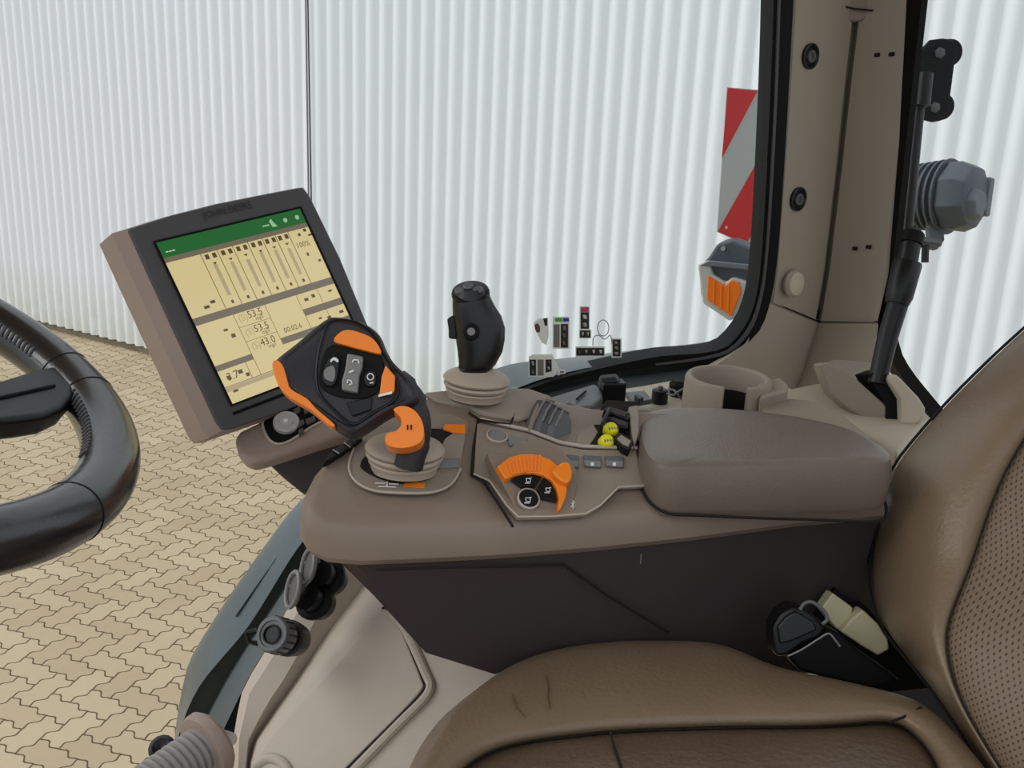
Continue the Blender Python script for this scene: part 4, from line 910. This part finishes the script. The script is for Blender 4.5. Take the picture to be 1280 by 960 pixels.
cpn = obj('cushion_centre', MB().loft(rows, closed=False), LEATH2, seat, sub=1, label='worn darker centre panel')
obj('cushion_seam', MB().tube(zr_(CS_, -.4945), .0009, 6), GROOVE, seat)
obj('cross_seam', MB().tube([zpl(x, y, -.487) for x, y in [(763, 916), (768, 935), (777, 960), (790, 1000)]], .0011, 6), GROOVE, cpn)
for pts in ([(682, 843), (686, 858), (685, 872), (688, 886)], [(640, 868), (646, 884), (656, 896)]):
    obj('leather_crease', MB().tube([zpl(x, y, -.4773) for x, y in pts], .0005, 5), LEATH2, seat)
cb_ = [zpl(x, y, -.484) for x, y in [(1118, 900), (1138, 892), (1160, 880)]]
obj('corner_seam', MB().tube([zpl(x, y, -.4800) for x, y in [(1112, 903), (1130, 896), (1152, 884)]], .0011, 6), GROOVE, seat)
obj('seat_base', MB().prism([zpl(x, y, -.60) for x, y in [(600, 1050), (680, 960), (800, 930), (950, 930), (1100, 960), (1200, 1050), (1150, 1300), (620, 1300)]], -Z*.28), DARK, seat, bevel=.01)
# backrest
B0 = cur([(1420, 280), (1340, 356), (1280, 411), (1245, 443), (1204, 483), (1170, 519), (1143, 550), (1122, 577), (1108, 605), (1096, 645), (1089, 690), (1088, 730), (1094, 765), (1110, 795), (1140, 832), (1170, 870), (1210, 930), (1250, 1000), (1290, 1080)])
B2 = cur([(1560, 380), (1420, 440), (1330, 495), (1300, 524), (1280, 550), (1256, 592), (1236, 640), (1216, 700), (1198, 745), (1186, 778), (1183, 805), (1190, 845), (1208, 890), (1240, 945), (1275, 1000), (1310, 1080)])
B4 = cur([(1900, 420), (1800, 460), (1700, 520), (1640, 600), (1600, 700), (1560, 800), (1530, 900), (1500, 1000), (1480, 1080)])
def dep(P, d0, d1, d2, e=0.55):
    n = len(P); out = []
    for i, p in enumerate(P):
        t = i/(n-1); d = d0+(d1-d0)*min(1, t/e) if t < e else d1+(d2-d1)*(t-e)/(1-e); out.append(pt(p.x, p.y, d))
    return out
e_ = dep(B0, 1.04, 1.0, .80); s2 = dep(B2, .93, .87, .74); f4 = dep(B4, .70, .66, .62)
rows = [[p+RT*.09+FW*.05 for p in e_], [p+RT*.03+FW*.02 for p in e_], [p+RT*.006+FW*.012 for p in e_], e_,
        dep(mix(B0, B2, .22), .975, .935, .775), dep(mix(B0, B2, .6), .935, .888, .745), dep(mix(B0, B2, .9), .928, .868, .735), dep(mix(B0, B2, 1.0), .934, .874, .742)]
br_ = obj('back_bolster', MB().loft(rows, closed=False), LEATHER, seat, sub=1)
def uvgrid(o, nr, nc, scale=.45):
    me = o.data; uv = me.uv_layers.new(name='UVMap'); 
    for l in me.loops:
        co = me.vertices[l.vertex_index].co; uv.data[l.index].uv = (co.dot(V((.55, -.83, 0))), co.dot(V((-.25, -.15, .95))))
pc_ = [dep(B2, .936, .876, .744), dep(mix(B2, B4, .04), .922, .862, .730), dep(mix(B2, B4, .2), .89, .835, .715), dep(mix(B2, B4, .5), .82, .78, .69), f4]
bp_ = obj('back_panel', MB().loft(pc_, closed=False), PERF, seat, sub=1, label='perforated back panel'); uvgrid(bp_, 0, 0)
obj('back_seam', MB().tube(dep(B2, .931, .871, .739), .0008, 6), GROOVE, seat)
edge_ = MB().tube([p+FW*.003 for p in e_], .0014, 8)
obj('back_piping', edge_, GROOVE, seat)
obj('seat_frame', MB().prism([zpl(x, y, -.585) for x, y in [(1050, 850), (1130, 800), (1300, 800), (1420, 960), (1300, 1040), (1130, 1000)]], -Z*.2), GROOVE, seat)
def dprism(px, d, th): return MB().prism([pt(x, y, d) for x, y in px], FW*th)
bk = thing('seat_belt_buckle', pt(1000, 835, .90), 'black seat belt buckle lying between the cushion and the console', 'buckle')
obj('buckle_body', dprism([(966, 784), (976, 768), (992, 757), (1006, 762), (1026, 776), (1033, 788), (1024, 798), (1004, 806), (985, 820), (970, 822), (967, 806)], .905, .03), BLACK, bk, bevel=.004, seg=2)
obj('buckle_face', dprism([(972, 784), (982, 772), (994, 764), (1018, 778), (1022, 788), (990, 802), (975, 806)], .902, .01), STICKB, bk, bevel=.002)
obj('buckle_sleeve', dprism([(985, 822), (1010, 806), (1036, 786), (1050, 792), (1072, 812), (1110, 838), (1128, 852), (1090, 862), (1040, 850), (1000, 840)], .915, .03), RUBBER, bk, bevel=.004)
obj('release_loop', MB().tube(smoothpts([pt(x, y, .90) for x, y in [(1000, 762), (1006, 754), (1016, 753), (1030, 764), (1034, 774), (1028, 780)]], 4, False), .0016, 8), GREYD, bk)
obj('cord', MB().tube(smoothpts([pt(x, y, .893) for x, y in [(985, 820), (1002, 812), (1024, 798), (1036, 792), (1044, 800), (1050, 808)]], 4, False), .0008, 6), GREYB, bk)
sbk = thing('recliner_bracket', pt(1070, 805, .97), 'pair of pale olive bracket covers between the console and the seat back', 'bracket')
OL = mat('olive_plastic', (186, 180, 146), .5)
obj('bracket_cover', dprism([(1041, 741), (1067, 760), (1064, 772), (1047, 788), (1026, 762)], .965, .02), OL, sbk, bevel=.002)
obj('bracket_cover', dprism([(1079, 762), (1098, 780), (1110, 800), (1112, 812), (1098, 820), (1075, 806), (1051, 790), (1064, 774)], .955, .02), OL, sbk, bevel=.002)
obj('dark_backing', dprism([(1020, 770), (1045, 735), (1068, 755), (1082, 757), (1120, 800), (1160, 860), (1060, 870)], .985, .02), RUBBER, sbk)
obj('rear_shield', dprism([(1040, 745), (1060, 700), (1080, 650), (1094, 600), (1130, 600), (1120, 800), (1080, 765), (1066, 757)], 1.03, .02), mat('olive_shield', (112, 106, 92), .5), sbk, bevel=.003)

# ================================================================== STICKERS ON THE SIDE WINDOW
GP = WIN.up(-.0005)
def sticker(label, back, parts):
    t = thing('window_sticker', GP.at(*back[0]), label, 'sticker', None)
    obj('backing', plate(GP, back, .0006, .0006), WHITEP, t, smooth=False)
    for nm, mt_, px in parts: obj(nm, plate(GP, px, .0003, .001), mt_, t, smooth=False)
    return t
def rc_(x0, y0, x1, y1): return [(x0, y0), (x1, y0), (x1, y1), (x0, y1)]
def glyphs(x0, y0, x1, y1, n, vert=True):
    out = []
    for k in range(n):
        if vert: h = (y1-y0)/n; a, b = y0+h*k+h*.25, y0+h*(k+1)-h*.2; out.append(('glyph', WHITE, [(x0+2.2, a), (x1-3, a), (x1-2.2, b), (x0+3.4, b-.8)]))
        else: w_ = (x1-x0)/n; a, b = x0+w_*k+w_*.3, x0+w_*(k+1)-w_*.25; out.append(('glyph', WHITE, [(a, y0+2.5), (b, y0+2), (b-1, y1-2), (a+1, y1-3)]))
    return out
sticker('small pale window sticker with a brown round pictogram, left of the green-topped one', [(667, 404), (672, 399), (685, 397), (686, 420), (683, 431), (678, 429), (672, 418)],
        [('pictogram', mat('brown_print', (96, 74, 52), .5), [(668, 406), (672, 404), (675, 408), (675, 415), (671, 416), (669, 412)]), ('pictogram', INK, [(679, 398), (684, 398), (684, 407), (681, 407)])])
sticker('green and blue strip sticker above a grey and black block', rc_(691, 396, 712, 436), [('green_mark', GREENP, rc_(694, 397.5, 703, 402)), ('blue_mark', BLUEP, rc_(704, 397.5, 711, 402)),
        ('grey_block', GREYB, rc_(692, 405.5, 699.5, 434)), ('black_block', INK, rc_(701, 405, 710, 434.5))]+glyphs(701, 405, 710, 434, 3))
sticker('tall narrow black sticker with a pink top end on the window', rc_(724.5, 383, 737, 411.5), [('pink_block', PINK, rc_(726, 384, 736, 390)), ('black_block', INK, rc_(726, 390.5, 736, 411))]+glyphs(726, 391, 736, 411, 2))
sticker('short black sticker directly below the pink-topped one', rc_(724, 412, 739, 423), [('black_block', INK, rc_(725, 413, 738, 422))]+glyphs(725, 413, 738, 422, 2, False))
sticker('wide flat black sticker low on the window with small white symbols', rc_(719.5, 433, 756, 446), [('black_block', INK, rc_(720.5, 435, 755, 444.5))]+glyphs(720, 435, 755, 444, 4, False))
sticker('upright black sticker furthest right of the window stickers', rc_(764.5, 423, 777, 447), [('black_block', INK, rc_(766, 424.5, 775.5, 445.5))]+glyphs(766, 425, 775.5, 445, 3))
sticker('house-shaped white sticker with three dark columns, lowest on the window', [(661, 446), (666, 443), (690, 443), (699, 460), (692, 471), (661, 471)],
        [('black_block', INK, rc_(662, 449.5, 670, 469.5)), ('grey_block', GREYB, rc_(672, 449.5, 679.5, 469.5)), ('black_block', INK, [(682, 449.5), (689.5, 449.5), (689.5, 464), (682, 466)])]+glyphs(662, 449, 670, 469, 2)+glyphs(682, 449, 690, 464, 2))
sticker('tiny faint white square sticker beside the house-shaped one', rc_(698, 462, 707, 471), [('glyph', GREYB, rc_(700, 464, 705, 466)), ('glyph', GREYB, rc_(700, 467.5, 705, 469))])
t = thing('outline_decal', GP.at(752, 433), 'thin grey outline drawing of a person with raised oval head among the window stickers', 'sticker')
q = GP.up(.0008)
obj('head_outline', MB().tube([q.at(754+7*math.cos(a), 410+10*math.sin(a)) for a in [k*2*PI/24 for k in range(24)]], .0006, 5, closed=True), GREYB, t)
obj('body_outline', MB().tube([q.at(p.x, p.y) for p in smoothpts([(741, 432, 0), (742, 422, 0), (748, 419, 0), (756, 424, 0), (763, 419, 0), (765, 430, 0)], 4, False)], .0006, 5), GREYB, t)

# ================================================================== CAB ROOF (above the frame, shades the cab)
struct('ceiling', MB().box(V((-.1, .93, 2.7+.68)), V((1, 0, 0)), V((0, 1, 0)), Z, 2.3, 1.05, .06), BEIGE, smooth=False)

# cab floor under the seat, inside the window line
cf = MB().prism([V((-.55, -.3, 0))+Z*1.62, V((1.3, -.3, 0))+Z*1.62, V((1.3, 1.15, 0))+Z*1.62, V((.0, 1.10, 0))+Z*1.62, V((-.2, .95, 0))+Z*1.62], -Z*.04)
struct('cab_floor', cf, DARK, smooth=False)
# ================================================================== LIGHT
W = bpy.data.worlds.new('world'); S.world = W; W.use_nodes = True; nt = W.node_tree; N = nt.nodes; L = nt.links
bg = N['Background']; bg.inputs[1].default_value = 1.0
tc = N.new('ShaderNodeTexCoord'); sx = N.new('ShaderNodeSeparateXYZ'); L.new(tc.outputs['Generated'], sx.inputs[0])
rp = N.new('ShaderNodeValToRGB'); L.new(sx.outputs[2], rp.inputs[0]); e = rp.color_ramp.elements
e[0].position = 0; e[0].color = (.60, .66, .73, 1); e[1].position = .8; e[1].color = (.93, .97, 1.0, 1)
L.new(rp.outputs[0], bg.inputs[0])
sd = bpy.data.lights.new('sun', 'SUN'); sd.energy = 1.6; sd.angle = R_(50); sd.color = (1, .985, .96)
so = bpy.data.objects.new('sun', sd); COL.objects.link(so); so.rotation_euler = (V((.9, .12, -.8))).to_track_quat('-Z', 'Y').to_euler()
S.view_settings.view_transform = 'Standard'; S.view_settings.look = 'None'; S.view_settings.gamma = 1
S.view_settings.exposure = 0.03; S.view_settings.use_curve_mapping = False
